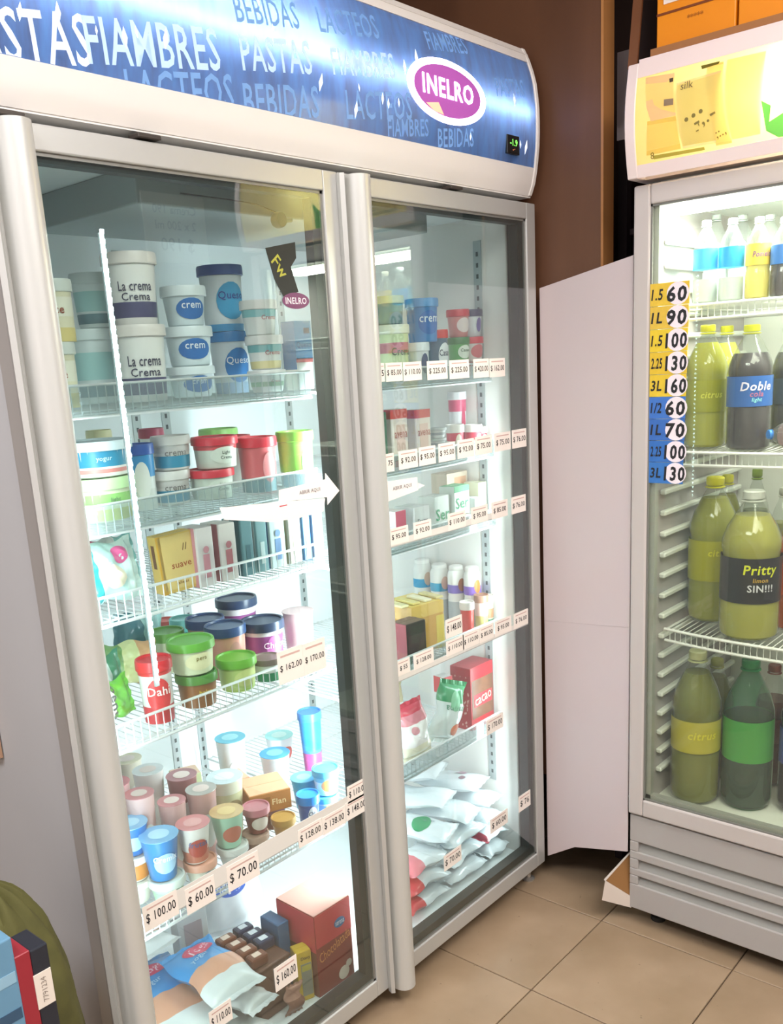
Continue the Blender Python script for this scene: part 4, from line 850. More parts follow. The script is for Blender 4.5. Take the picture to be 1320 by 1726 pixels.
# --- lowest wire shelf (z .445)
S = ZL[4]; GE = 'yogurt cups on the lowest wire shelf of the left door'
ye = dict(foil=True, grp=GE, taper=.72, name='yogurt_cup', cat='yogurt cup')
tub(282, 60, 1478, S, 'pale green yogurt cup at front under the right blue cup', y=.125, **{**ye, 'foil': False}, body='bfd6c2', lid='c9d2cc', bands=((.2, .7, 'a9ccb0'),), lab='e6e6e0', labm=.45, h=.055)
tub(272, 64, 1393, None, 'large blue yogurt cup with pale foil lid, right one of the blue pair', **ye, body='2f7fc0', lid='7fb4dc', lab=('a9cfe6', '9cc4e2'), h=.085, txt='Cremix', txtc='e6eef6')
tub(226, 58, 1480, S, 'white tub at front left under the orange print cup', y=.20, body='dfe4d6', lid='dfe3da', h=.045, grp=GE, cat='yogurt cup', name='yogurt_cup', taper=.8)
tub(224, 54, 1430, None, 'white cup with orange cereal print under the left blue cup', body='e3ddd4', lid='dcdcd6', bands=((.1, .8, 'c9843e'),), h=.050, grp=GE, cat='yogurt cup', name='yogurt_cup')
tub(221, 57, 1368, None, 'large blue yogurt cup with pale foil lid, left one of the blue pair', **ye, body='2a74bc', lid='86b8de', lab=('a9cfe6', '9cc4e2'), h=.060)
tub(338, 54, 1440, S, 'yogurt cup with cream body under the pink lidded cup', y=.125, **{**ye, 'foil': False}, body='e6e2d2', lid='d9a08a', lab='8fa6b4', labm=.35, h=.055)
tub(328, 56, 1368, None, 'white yogurt cup with pink foil lid and red fruit print', **ye, body='ebe6e0', lid='d98f92', lab=('dfa6a6', 'a8463c'), h=.078, bands=((.05, .35, 'b9705c'),), txt='frutas', txtc='4a5a8a')
tub(392, 52, 1418, S, 'cup with grey foil under the mint green yogurt cup', y=.125, **{**ye, 'foil': False}, body='dadcd8', lid='cfd0cc', lab='5f86a0', labm=.35, h=.050)
tub(384, 56, 1352, None, 'mint green yogurt cup with cereal lid and red print', **ye, body='a9d6bc', lid='cfae7c', lab=('e0c48a', 'b46a58'), h=.072)
tub(430, 46, 1392, S, 'brown pudding cup under the brown pack near the price strip', y=.125, **{**ye, 'foil': False}, body='8a6248', lid='a98a7a', h=.050)
tub(432, 44, 1340, None, 'red brown dessert cup with pink lid beside the mint cup', y=None, **{**ye, 'foil': False}, body='8f4f48', lid='b9727a', h=.055, lab='d9c9be')
tub(478, 40, 1372, S, 'amber jelly cup under the orange topped pack', y=.135, **{**ye, 'foil': False}, body='c99a52', lid='b9904e', h=.052)
tub(520, 38, 1333, S+.01, 'small blue yogurt cup with bright blue lid beside the amber cup', y=.125, body='2f55a0', lid='2f86d6', lab='e6e9f2', labm=.45, txt='OK', grp=GE, cat='yogurt cup', name='yogurt_cup').location.z = S
tub(548, 44, 1332, S, 'cup with blue rim and face print, lower of the right stack', y=.14, body='dfe6ea', lid='4fa6c8', bands=((.2, .8, '8fc0cc'),), lab='d98a4a', grp=GE, cat='yogurt cup', name='yogurt_cup', h=.050)
tub(549, 44, 1285, None, 'cup with blue rim and orange face print, upper of the right stack', body='dfe9ee', lid='57a9c4', bands=((.65, .95, '7fc4d6'),), lab='dd924a', grp=GE, cat='yogurt cup', name='yogurt_cup', h=.058)
tub(512, 44, 1298, S+.030, 'turquoise cup behind the face print stack', y=.20, **ye, body='2fa6d6', lid='7fd0e6', lab=('a9e0ee', '2f9fd0'), h=.075).location.z = S
tub(466, 50, 1268, ZR[4], 'tall white cup with bright blue foil lid behind the orange topped pack', y=.30, **{**ye, 'taper': .8}, body='e3e6ea', lid='3f9fd8', lab=('7fc4e6', 'd6dde6'))
tub(472, 46, 1238, ZR[4], 'tall white cup with pale aqua foil lid at the back', y=.40, **{**ye, 'taper': .8}, body='e3e6ea', lid='9ad6d6', lab=('c9e6e2', 'd6605a'))
tub(395, 50, 1242, S, 'tall white cup with teal foil lid behind the clear top cup', y=.38, **{**ye, 'taper': .8}, body='e3e6ea', lid='57b4cc', lab=('9ad6e0', 'e6e6ea'))
tub(528, 38, 1198, ZR[4], 'blue and magenta tumbler standing at the back right of the cups', y=.26, body='4a7fd0', lid='3f86d8', bands=((.0, .45, 'b04a8a'), (.5, .95, '2f8fd6')), grp=GE, cat='cup', name='tumbler', taper=.72)
tub(382, 60, 1270, S+.05, 'white speckled cup with clear domed lid in the middle of the cups', y=.24, **ye, body='dcdcc9', lid='c9d6da', lab=('dfe6e6', '8a7a5a'), bands=((.1, .35, 'a9a882'), (.6, .8, 'b9b592'))).location.z = S
for cx, w, yt, y, c, l, lb in ((210, 50, 1318, .285, 'd9b0b0', 'cc7a86', 'pink lidded yogurt cup, leftmost behind the blue cups'), (250, 48, 1336, .230, 'e3c0bc', 'd08a90', 'pink lidded yogurt cup just behind the right blue cup'), (300, 46, 1348, .215, 'dcb4b0', 'c98288', 'rose lidded yogurt cup behind the fruit print cup'), (348, 50, 1328, .215, 'c9a09c', 'b9b4ae', 'grey lidded cup behind the mint cup'), (262, 50, 1296, .335, 'e6e0dc', 'd6d9da', 'white cup with clear lid behind the pink ones'), (226, 48, 1278, .43, 'd9d2c2', 'd6ccb0', 'cream lidded cup at the back left of lowest shelf'), (316, 50, 1305, .29, '9a6a6c', 'a8747c', 'dark rose lidded dessert cup in the middle of the lowest shelf'), (190, 36, 1300, .37, '9a6a74', 'b9808a', 'mauve lidded cup beside the stile on lowest shelf')):
    tub(cx, w, yt, S, lb, y=y, **ye, body=c, lid=l, lab=('e3cfc9', 'dfe0dc'))
x = x_for(452, .20, S+.06)
carton(x, .21, S+.053, .090, .095, .044, 'orange brown multipack of dessert cups with torn top', c='a8703c', rz=-.45, top='dba27e', prints=((.1, .5, .2, .8, '8a5a2c'),), cat='multipack', name='dessert_multipack', texts=(('Flan', .7, .5, .3, 'e6cfa0'),))
x = x_for(418, .30, S+.06); carton(x-.035, .32, S+.001, .075, .06, .085, 'salmon carton behind the orange brown multipack', c='d08a6a', rz=-.3, top='dfa98a')
x = x_for(342, .36, S+.06); carton(x-.02, .39, S+.001, .06, .05, .105, 'green and cream printed carton behind the clear domed cup', c='c9cfa4', rz=-.4, top='dfb8a0', prints=((.1, .9, .1, .6, '8aa862'),))
for i, (cx, yt, y, lb) in enumerate(((466, 1310, .148, 'brown dessert cup under the left of the multipack'), )):
    tub(cx-8, 44, yt, S, lb, y=.20, body='7a4a34', lid='a8808a', grp=GE, cat='yogurt cup', name='yogurt_cup', h=.05)
# --- cabinet floor, left (z .118)
S = .0865
q = at(600, 1640, 'y', .10)
bx = thing('chocolate_drink_box', 'large red and brown chocolate drink box standing on the cabinet floor', 'box', (-.050, .130, S), (0, 0, -.03))
W_, D_, H_ = .106, .120, .195
obj('box', MB().box(-W_/2, W_/2, -D_/2, D_/2, 0, H_).mesh('box', mat('8a2f28', .35, noise=.1, scale=8), bevel=.002), bx)
obj('front_print', MB().box(-W_/2+.001, W_/2-.001, -D_/2-.0006, -D_/2, .60*H_, H_*.99).mesh('p', mat('c43a40', .35)), bx)
obj('side_print', MB().box(-W_/2-.0006, -W_/2, -D_/2+.001, D_/2-.001, .55*H_, H_*.99).mesh('p', mat('c8404a', .35)), bx)
obj('side_print', MB().box(-W_/2-.0006, -W_/2, -D_/2+.001, D_/2-.001, .0, H_*.55).mesh('p', mat('7a3a2a', .35)), bx)
obj('top_flap', MB().box(-W_/2+.001, W_/2-.001, -D_/2+.001, D_/2-.001, H_-.0005, H_+.0008).mesh('p', mat('d9a094', .3)), bx)
obj('brand_oval', MB().lathe([(.016, 0), (.016, .0008)], 24, ell=.72).mesh('o', mat('3a6a9a', .4)), bx).matrix_local = Matrix.Translation((.018, -D_/2-.0008, .76*H_)) @ Matrix.Rotation(PI/2, 4, 'X')
text_obj('serena', bx, lambda u, v: (u, -D_/2-.0022, v), .009, mat('dfe6ee', .4), cu=.018, cv=.76*H_, maxw=.026)
text_obj('Chocolatada', bx, lambda u, v: (u, -D_/2-.0010, v), .024, mat('d98a4a', .4), cu=0, cv=.52*H_, rot=.25, maxw=.095, shear=.2)
obj('milk_splash', MB().lathe([(.001, 0), (.014, .0005), (.016, .001)], 16).mesh('s', mat('e9d9c6', .4)), bx).matrix_local = Matrix.Translation((.02, -D_/2-.001, .12*H_)) @ Matrix.Rotation(PI/2, 4, 'X')
obj('milk_splash', MB().lathe([(.001, 0), (.008, .0005), (.009, .001)], 16).mesh('s', mat('e9d9c6', .4)), bx).matrix_local = Matrix.Translation((.036, -D_/2-.001, .20*H_)) @ Matrix.Rotation(PI/2, 4, 'X')
carton(-.120, .105, S, .034, .034, .118, 'yellow small carton with colourful print beside the red box', c='c9a62e', rz=-.35, top='d9bc3a', prints=((.25, .95, .1, .75, '8a8a7a'), (.3, .9, .6, .72, 'd9c94a')), texts=(('Dany', .6, .86, .08, '5a4a2a'),))
carton(-.125, .175, S, .030, .060, .165, 'dark blue carton between the dessert pots and the red box', c='2f5f86', rz=-.05, top='2a5580')
def bar_at(x, y, z, c, c2, label):
    t = thing('dessert_pot', label, 'dessert pot', (x, y, z), (0, 0, -.12), 'dessert pots stacked beside the blue bags')
    obj('pot', MB().box(-.021, .021, -.0135, .0135, 0, .024).mesh('pot', mat(c, .3), bevel=.005), t)
    obj('white_label', MB().box(-.010, .008, -.007, .007, .0236, .0248).mesh('lab', mat(c2, .4), bevel=.0003, seg=1), t); return t
t = thing('dessert_tray', 'low brown tray carrying the brown and navy dessert pots', 'tray', (-.190, .185, S), (0, 0, 0))
obj('tray', MB().box(-.048, .042, -.075, .060, 0, .120).mesh('tray', mat('6a4a3c', .5, noise=.2), bevel=.003), t); obj('rim', MB().box(-.050, .044, -.077, .062, .112, .119).mesh('rim', mat('5a3c30', .5)), t)
for k in range(4): bar_at(-.216, .230-.033*k, S+.122, '6b3a28', 'd9c0b0', 'brown dessert pot with pale label, %s of four in the left row' % ('farthest', 'second farthest', 'second nearest', 'nearest')[k])
for k in range(3): bar_at(-.168, .230-.033*k, S+.122, '24304e', 'cfd4dc', 'navy dessert pot with white label, %s of three in the right row' % ('farthest', 'middle', 'nearest')[k])
yb_ = (('2f8fd0', 0, .50), ('cf9a80', .50, .76), ('cfd6d6', .76, 1))
def ybag(loc, rot, label, w=.17, l=.22, seed=0): return pouch(loc, rot, w, l, .048, label, bands=yb_, texts=(('Yogs', -.60, .1, .026, 'e6d4e0', PI/2+.3), ('yogur', -.30, -.1, .013, '9ccbe6', PI/2+.2)), name='yogurt_bag', grp='blue and orange yogurt bags on the cabinet floor', seed=seed, ovals=((-.62, .1, .036, .072, 'c94a6a'),), wr=.07)
ybag((-.375, .235, .172), (0, .05, -1.72), 'blue and orange yogurt bag nearest to the left stile, lowest of three', seed=2, w=.16, l=.25)
ybag((-.300, .175, .226), (0, .07, -1.62), 'blue and orange yogurt bag in the middle lying over its neighbours', w=.125, l=.175, seed=3)
ybag((-.350, .372, .234), (0, -.05, -1.5), 'blue and orange yogurt bag behind the other two', w=.13, l=.13, seed=5)
for i, (x, y, z, r) in enumerate(((-.265, .108, .170, -1.5), (-.295, .170, .112, -1.5), (-.420, .170, .112, -1.5))):
    pouch((x, y, z), (0, .04, r), .075 if i == 0 else .10, .075 if i == 0 else .17, .034, ('small white milk bag at the front under the middle yogurt bag', 'white milk bag on the floor by the small price tag', 'white milk bag under the lowest yogurt bag')[i], bands=(('dfe3e2', 0, 1),), seed=i+9, name='milk_bag')
pouch((-.062, .400, .196), (PI/2-.15, -PI/2, -.3), .15, .18, .05, 'large white bag with blue oval emblem behind the dessert pots', bands=(('e6eaf0', 0, 1),), ovals=((.40, .1, .055, .08, '3a66c0'), (.40, .1, .040, .062, 'dfe6f2')), texts=(('la', .40, .1, .02, '2f55b0', PI/2),), name='white_bag', seed=31)
carton(-.232, .335, S, .07, .04, .20, 'grey printed pack standing behind the middle yogurt bag', c='b4b8ba', rz=-.2, prints=((.2, .8, .4, .8, '9a8f96'),), name='grey_pack')
pouch((-.168, .083, S+.034), (PI/2-.1, -PI/2, -.1), .042, .058, .014, 'brown printed sachet under the price tag beside yellow carton', bands=(('8a5f50', 0, .5), ('b98a78', .5, 1)), name='brown_sachet', seed=6, crimp=.005)

# ================================================================= GOODS, RIGHT DOOR
S = ZR[0]; GF = 'tubs on the topmost shelf of the right door'
rt = dict(grp=GF)
tub(663, 56, 548, S, 'pale green cream tub with red and blue print, leftmost on topmost right shelf', y=.14, body='d9e6b9', lid='e0e3d6', bands=((.55, .75, 'c9788a'), (.2, .35, 'a9cf9a')), txt='Crema', txtc='5a6a5c', **rt, taper=.93)
tub(655, 50, 500, None, 'clear jar with yellow and pink lid above the pale green tub', body='6f8f94', lid='d6cfa6', **rt, taper=.9)
tub(705, 38, 544, S, 'narrow white tub with navy emblem under the blue tub', y=.13, body='dfe3e6', lid='e3e6ea', lab='24406a', labm=.4, **rt, taper=.92, h=.080)
tub(712, 54, 503, None, 'blue tub with white lettering stacked on the white one', body='3f86c4', lid='4f93cc', lab='2a6ab4', txt='crem', txtc='e6eef6', **rt, taper=.92)
tub(739, 34, 556, S, 'red lidded jar with dark printed body on topmost right shelf', y=.125, body='4a6a80', lid='d0302c', lab='dfe3e6', txt='Casan', txtc='3a4a60', **rt, taper=.95)
tub(777, 42, 582, S, 'short red lidded tub, lowest of the right-hand towers', y=.13, body='e0c9be', lid='cc3a34', **rt, taper=.9, h=.030)
tub(773, 36, 540, None, 'green tub with white cheese print between two red ones', body='5aa85f', lid='3f7f4c', lab='dfe6d6', txt='Casan', txtc='4a6a4c', **rt, taper=.92, h=.058)
tub(772, 37, 489, None, 'red lidded clear tub with strawberry print on the green one', body='d98a88', lid='cf3444', lab='e3d2cf', **rt, taper=.86, h=.062)
tub(817, 40, 582, S, 'short red lidded tub beside the side wall, topmost right shelf', y=.13, body='e0d2be', lid='cc3a34', **rt, taper=.9, h=.030)
tub(817, 37, 538, None, 'red lidded white tub with round print below the navy lidded one', body='e3d6d4', lid='cf3444', lab='d06a70', **rt, taper=.88, h=.058)
tub(816, 37, 490, None, 'clear tub with navy lid and purple stripe, topmost by the side wall', body='d6d9de', lid='34345a', lab='6a5a9a', labm=.3, **rt, taper=.84, h=.062)
S = ZR[1]; GG = 'small packs on the second shelf of the right door'
for cx, lb in ((663, 'cream carton with red top band, left of the pair on second right shelf'), (702, 'cream carton with red top band, right of the pair on second right shelf')):
    box_at(cx, 36, 690, S+.014, lb, y=.13, d=.045, c='e0cfc4', prints=((0, 1, .82, 1, 'cf5048'), (.2, .8, .2, .7, 'dcb9ac')), extra=((0, 1, .82, 1, 'c94a44'),), texts=(('avena', .5, .5, .12, 'b06a60'),), grp=GG)
for cx in (663, 702): box_at(cx, 37, 738, S, 'flat red boxed pack under the %s cream carton' % ('left' if cx < 680 else 'right'), y=.13, d=.047, c='c94f48', h=.0135, grp=GG)
box_at(638, 14, 695, S, 'dark green pack cut by the door handle on second right shelf', y=.13, d=.04, c='3f6a52', grp=GG)
for i in range(3): tub(736, 30, 0, S+.0235*i, 'small white cup with grey print, %s of the stack of three' % ('lowest', 'middle', 'topmost')[i], y=.13, body='dcdedf', lid='b4b9b9', bands=((.35, .65, '9aa0a4'),), h=.0230, grp=GG, cat='cup', name='small_cup')
for cx, lb in ((767, 'small red and white cup, left of three by the side wall'), (798, 'small red and white cup, middle of three by the side wall'), (829, 'small red and white cup, right of three by the side wall')):
    tub(cx, 30, 716, S, lb, y=.12+.0*cx, body='e3d6c9', lid='e6e0da', bands=((.55, .95, 'd0485a'),), lab='e9dccc', labm=.4, grp=GG, cat='cup', name='small_cup')
tub(775, 30, 660, S, 'pink labelled white cup standing tall behind the three red cups', y=.19, body='e6e3e6', lid='e0dde0', bands=((.72, .95, 'd65a7c'),), lab='c9486a', labm=.3, grp=GG, cat='cup', name='small_cup', taper=.9)
S = ZR[2]; GH = 'packs on the third shelf of the right door'
box_at(662, 26, 860, S, 'pink topped small pack at left of third right shelf', y=.115, d=.05, c='e3d6d6', prints=((0, 1, .55, 1, 'd65a78'),), grp=GH)
box_at(695, 40, 852, S, 'white soft pack with dark lettering beside the pink one', y=.12, d=.06, c='d9d9da', texts=(('Tregar', .5, .55, .16, '5a5a62'),), grp=GH)
box_at(732, 40, 835, S, 'white pack with green letters, left of the two green lettered packs', y=.14, d=.05, c='dfe2dd', texts=(('Ser', .5, .5, .32, '3f9a6a'),), grp=GH)
box_at(765, 44, 866, S, 'beige flat pack under the green lettered pack', y=.125, d=.05, c='d6c0b0', h=.030, texts=(('queso', .5, .5, .4, 'a0705c'),), grp=GH)
box_at(766, 42, 818, S+.031, 'pack with green top and green letters, right of the two', y=.13, d=.045, c='dcE6dd'.lower(), prints=((0, 1, .80, 1, '3fa067'),), texts=(('Ser', .5, .42, .38, '3f9a6a'),), top='5fae7c', grp=GH)
box_at(797, 24, 838, S, 'grey lettered pack beside the right green lettered pack', y=.13, d=.04, c='c9cccb', texts=(('Ser', .5, .62, .2, '7a8a84'),), grp=GH)
box_at(785, 56, 790, S, 'peach and cream box standing behind the green lettered packs', y=.21, d=.05, c='dcc9b4', prints=((.35, .9, .2, .9, 'd9a888'),), texts=(('6', .75, .3, .15, '5a4a44'),), grp=GH)
box_at(832, 22, 805, S, 'pale cream pack by the side wall on third right shelf', y=.15, d=.045, c='d9d6bc', grp=GH)
S = ZR[3]; GI = 'white drinking yogurt bottles in a row along the side wall'
def ybot(cx, yb_y, yt, w, c1, c2, lb):
    x = x_for(cx, yb_y, S+.1); r = w*depth(x, yb_y, S)/F/2; x = min(x, .648-r); h = z_for(x, yb_y, yt)-S
    t = thing('yogurt_bottle', lb, 'bottle', (x, yb_y, S), -.6, GI)
    obj('bottle', MB().lathe([(r*.9, 0), (r, .004), (r, h*.48), (r*.93, h*.52), (r, h*.56), (r, h*.86), (r*.8, h*.93), (r*.74, h*.94)], 24).mesh('b', mat('f0eeea', .35), smooth=True), t)
    obj('cap', MB().lathe([(r*.78, h*.94), (r*.80, h*.945), (r*.78, h*.995), (r*.7, h)], 20).mesh('c', mat('f3f0ec', .4), smooth=True), t)
    fn = cone_fn(r, r, h, .0008)
    obj('label', MB().lathe([(r+.0006, h*.56), (r+.0006, h*.70)], 24, cb=False, ct=False).mesh('l', mat(c1, .4), smooth=True), t)
    patch(fn, r*.3, h*.70, r*.9, h*.22, mat(c2, .4), 'face_print', t, True); 
    obj('lower_label', MB().lathe([(r+.0006, h*.04), (r+.0006, h*.42)], 24, cb=False, ct=False).mesh('l', mat('b4bcc0', .4), smooth=True), t)
xx = [(718, .325, 942, 31, '2f9fd0', 'd9b8a4', 'white yogurt bottle with blue label, leftmost and farthest of four'), (756, .268, 950, 31, '2f9fc8', 'dfb8a8', 'white yogurt bottle with blue label, second of four'), (793, .214, 953, 29, '7a6ac0', 'a86a44', 'white yogurt bottle with purple label, third of four'), (829, .164, 955, 28, '8a6ac8', 'd98a44', 'white yogurt bottle with purple label, nearest of four')]
for a in xx: ybot(*a)
box_at(697, 84, 1012, S, 'yellow orange display box of dessert packs on fourth right shelf', y=.19, d=.11, c='c9963c', rz=-.15, top='e3c46a', prints=((.0, 1, .75, 1, 'dcb45a'), (.75, 1, 0, .7, 'd9bc50')), extra=((0, 1, .7, 1, 'e0b878'),), wsc=.85)
for k in range(4): 
    x = x_for(680+k*16, .17, S+.08); carton(x, .19-.006*k, S+.0795 if False else z_for(x_for(697, .19, S+.04), .19, 1012)+.0015, .022, .07, .006, 'pale yellow sachet lying on the display box, number %s from the left' % ('one', 'two', 'three', 'four')[k], c=('e6dca8', 'd9c87a', 'e9e0c0', 'cfc08a')[k], rz=-.2, grp='sachets on the display box', name='sachet', cat='sachet')
box_at(690, 46, 1046, S, 'dark chocolate dessert box with pink side at left of fourth right shelf', y=.112, d=.05, c='2c1c1e', rz=-.1, top='6a5450', extra=((0, 1, 0, 1, '9a5058'),), prints=((.1, .9, .3, .7, '3f2a2a'),), wsc=1.0)
tub(788, 24, 1016, S, 'small red cup on fourth right shelf in front of the purple label bottle', y=.118, body='cc3c34', lid='d9d2cc', cat='cup', name='small_cup', taper=.85)
tub(812, 24, 1004, S, 'small jar with brown lid and yellow label between red cup and green cup', y=.118, body='c9c47a', lid='a8806c', bands=((.5, .9, 'e0cfc4'),), cat='cup', name='small_cup', taper=.9)
tub(838, 19, 1003, S, 'small cup with face print and green base by the side wall', y=.10, body='d9c9b4', lid='e0d9d0', bands=((0, .35, '3f7a5c'), (.4, .7, 'b4805c')), cat='cup', name='small_cup', taper=.9)
S = ZR[4]
x = x_for(802, .135, S+.06); t = thing('cocoa_box', 'tall red cereal box with brown photo print on fifth right shelf', 'box', (.590, .150, S), (0, 0, -.02))
w, d, h = .098, .065, .168
obj('box', MB().box(-w/2, w/2, -d/2, d/2, 0, h).mesh('b', mat('b3242e', .35, noise=.15, scale=60), bevel=.0015), t)
obj('photo_print', MB().box(-w/2+.004, w/2-.003, -d/2-.0006, -d/2, .03, h*.80).mesh('p', mat('6f4a36', .4, noise=.5, scale=55)), t)
obj('name_print', MB().box(-w/2+.012, w/2-.008, -d/2-.0010, -d/2-.0005, h*.36, h*.56).mesh('p', mat('b0303a', .4, noise=.2)), t)
text_obj('cacao', t, lambda u, v: (u, -d/2-.0016, v), .018, mat('e6c9b0', .4), cu=.002, cv=h*.46, rot=.15, maxw=.07)
obj('top_flap', MB().box(-w/2+.001, w/2-.001, -d/2+.001, d/2-.001, h-.0004, h+.0007).mesh('f', mat('a83a44', .4, noise=.25)), t)
sp_ = MB()
for i in range(60):
    a = random.uniform(-d/2+.006, d/2-.006); c = random.uniform(.01, h-.02); r = random.uniform(.0012, .003); sp_.add([(-w/2-.0008, a-r, c), (-w/2-.0008, a, c-r*1.6), (-w/2-.0008, a+r, c), (-w/2-.0008, a, c+r*1.6)], [(0, 1, 2, 3)])
obj('side_speckles', sp_.mesh('s', mat('e6b4a8', .5)), t, kind='stuff')
carton(.500, .175, S, .032, .035, .155, 'narrow red and white carton behind the green banded bag', c='e3e3e3', prints=((0, 1, .72, 1, 'cc2a34'),), extra=((0, 1, .72, 1, 'cc2a34'),), texts=(('leche', .5, .5, .06, '3a3a4a'),), rz=-.2)
pouch((.452, .128, S+.083), (1.22, .28, -.15), .085, .135, .042, 'white powder bag with green top band and orange spot leaning on the red box', bands=(('e0ebe8', 0, .68), ('2f9a62', .68, 1)), ovals=((-.62, -.60, .032, .030, 'dd7a52'), (.45, -.05, .05, .03, '7fc49a')), texts=(('avena', .2, -.1, .012, '4a8a6c', PI/2),), name='powder_bag', seed=12)
for o in [o for o in bpy.data.objects if o.name.startswith('powder_bag')]: o.rotation_euler = Euler((PI/2-.15, -PI/2+.35, -.12))
t = pouch((.315, .128, S+.081), (PI/2-.15, -PI/2-.15, -.1), .085, .13, .05, 'white bag with red printed top at left of fifth right shelf', bands=(('e6e0c4', 0, .25), ('ece6e4', .25, .7), ('d98a94', .7, .9), ('cf4a5c', .9, 1)), ovals=((.15, .2, .02, .02, 'c98a92'),), name='powder_bag', seed=15)
pouch((.345, .235, S+.091), (PI/2-.1, -PI/2+.2, 0), .10, .15, .05, 'beige flour bag behind the red printed bag', bands=(('dfe3e3', 0, .7), ('c9bc9a', .7, 1)), name='powder_bag', seed=18)
# milk sachets piled on the cabinet floor
GM = 'white milk sachets piled on the right cabinet floor'
MS = [  # x, y, z, rotz, l, w, accent, label
 (.290, .125, .108, .03, .150, .10, 'red', 'white milk sachet with red corner, lowest at front left of the pile'),
 (.452, .125, .108, -.03, .150, .10, None, 'plain white milk sachet in the lowest layer near the middle'),
 (.588, .125, .108, .0, .100, .10, None, 'plain white milk sachet in the lowest layer by the side wall'),
 (.300, .130, .152, -.05, .150, .10, 'red', 'white milk sachet with red end in the second layer, left'),
 (.462, .132, .152, .04, .150, .10, None, 'white milk sachet in the second layer behind the small price tag'),
 (.592, .132, .152, .0, .095, .10, 'redline', 'white milk sachet with thin red edge by the side wall'),
 (.310, .136, .196, .06, .150, .10, 'pink', 'white milk sachet with pinkish red end in the third layer, left'),
 (.470, .138, .196, -.06, .150, .10, None, 'white milk sachet in the third layer with price tag on it'),
 (.594, .140, .196, .0, .090, .10, None, 'small white milk sachet in the third layer by the side wall'),
 (.375, .180, .240, -1.25, .190, .105, 'green', 'white milk sachet with green oval mark across the pile'),
 (.490, .185, .240, -1.3, .180, .100, None, 'white milk sachet lying beside the green marked one'),
 (.595, .180, .240, -1.5, .170, .085, None, 'white milk sachet above the red edged one by the side wall'),
 (.440, .240, .284, -1.25, .200, .105, None, 'long white milk sachet near the top of the pile'),
 (.570, .215, .284, -1.35, .180, .100, 'mauve', 'white milk sachet with mauve print near the side wall'),
 (.490, .290, .328, -1.2, .180, .110, 'dots', 'white milk sachet with dark dot, top of the pile'),
]
for i, (x_, y, z_, rz, l, w, acc, lb) in enumerate(MS):
    bs = [('dfe6ea', 0, 1)]; ov = ()
    if acc == 'red': bs = [('c94a50', 0, .34), ('dfe6ea', .34, 1)]
    if acc == 'pink': bs = [('d87a84', 0, .36), ('dfe6ea', .36, 1)]
    if acc == 'redline': bs = [('b04a58', 0, .10), ('dfe6ea', .10, 1)]
    if acc == 'green': ov = ((.15, -.1, .045, .075, '3f9a68'),)
    if acc == 'mauve': ov = ((.3, .3, .03, .02, 'b08a9a'), (.45, -.3, .02, .02, '9a7a86'))
    if acc == 'dots': ov = ((.1, 0, .014, .012, '2a2a32'),)
    pouch((x_, y, z_+.004), (0, 0, rz), w, l-.012, .037, lb, bands=bs, ovals=ov, grp=GM, seed=40+i, rough=.2, wr=.05, crimp=.007,
          texts=(('leche', .3, .25, .010, '8a96a0', .2),) if i % 2 else ())

# ================================================================= PRICE TAGS AND STICKERS ON THE GLASS
NM = [0]
def tagc(cx, cy, w, h, s, label, slope=None, d='left', hs=.42, c='ece4dc', yy=.0040, head=True):
    """a paper tag on the outer glass face; w,h in px"""
    p0 = at(cx, cy, 'y', yy); k = depth(*p0)/F
    pr_ = at(cx+w/2, cy, 'y', yy); pl_ = at(cx-w/2, cy, 'y', yy); W_ = pr_.x-pl_.x; H_ = h*k*1.02
    t = thing('price_tag', label, 'price tag', (p0.x, yy-.0004, p0.z), (0, slope or 0, 0), 'printed price tags on the fridge glass')
    obj('card', MB().box(-W_/2, W_/2, -.0004, .0004, -H_/2, H_/2).mesh('c', mat(c, .6)), t)
    if head: obj('small_print', MB().box(-W_*.38, W_*.38, -.0006, -.0004, H_*.30, H_*.36).mesh('s', mat('c9a8a0', .6)), t)
    text_obj(s, t, lambda u, v: (u, -.0007, v), H_*hs, INK, bold=.02, cu=0, cv=-H_*.04, maxw=W_*.86, name='price_lettering'); return t
def strp(x0, y0, x1, y1, hpx, label):
    a = at(x0, y0, 'y', .0042); b_ = at(x1, y1, 'y', .0042); k = depth(*((a+b_)/2))/F; H_ = hpx*k
    t = thing('label_strip', label, 'label strip', (a.x, .0041, (a.z+b_.z)/2)); L_ = b_.x-a.x
    obj('strip', MB().box(0, L_, -.0002, .0004, -H_/2, H_/2).mesh('s', mat('d9d6d0', .5)), t); obj('groove', MB().box(0, L_, -.0004, -.0002, -H_/2, -H_/2+.002).mesh('g', mat('a9aaa6', .5)), t); return t
# lowest left strip
strp(243, 1548, 612, 1343, 34, 'long pale label strip across the left door above the yogurt bags')
for cx, cy, w, s, pos in ((271, 1535, 62, '$ 100.00', 'leftmost'), (338, 1508, 52, '$ 60.00', 'second from left'), (410, 1468, 56, '$ 70.00', 'third from left'), (523, 1404, 42, '$ 128.00', 'fourth from left'), (563, 1383, 40, '$ 138.00', 'fifth from left'), (600, 1360, 36, '$ 148.00', 'rightmost')):
    tagc(cx, cy, w, 46 if cx < 420 else 32, s, 'price tag reading %s, %s on the long strip' % (s, pos))
tagc(602, 1332, 34, 30, '$ 110.00', 'price tag stuck above the rightmost one at the left door edge')
tagc(482, 1640, 40, 44, '$ 160.00', 'price tag reading $ 160.00 beside the yellow carton')
tagc(372, 1712, 40, 40, '$ 110.00', 'price tag low at the front of the yogurt bags')
tagc(490, 1120, 44, 56, '$ 162.00', 'tall price tag reading 162.00, left one of the tall pair', hs=.22); tagc(530, 1106, 38, 54, '$ 170.00', 'tall price tag reading 170.00, right one of the tall pair', hs=.22)
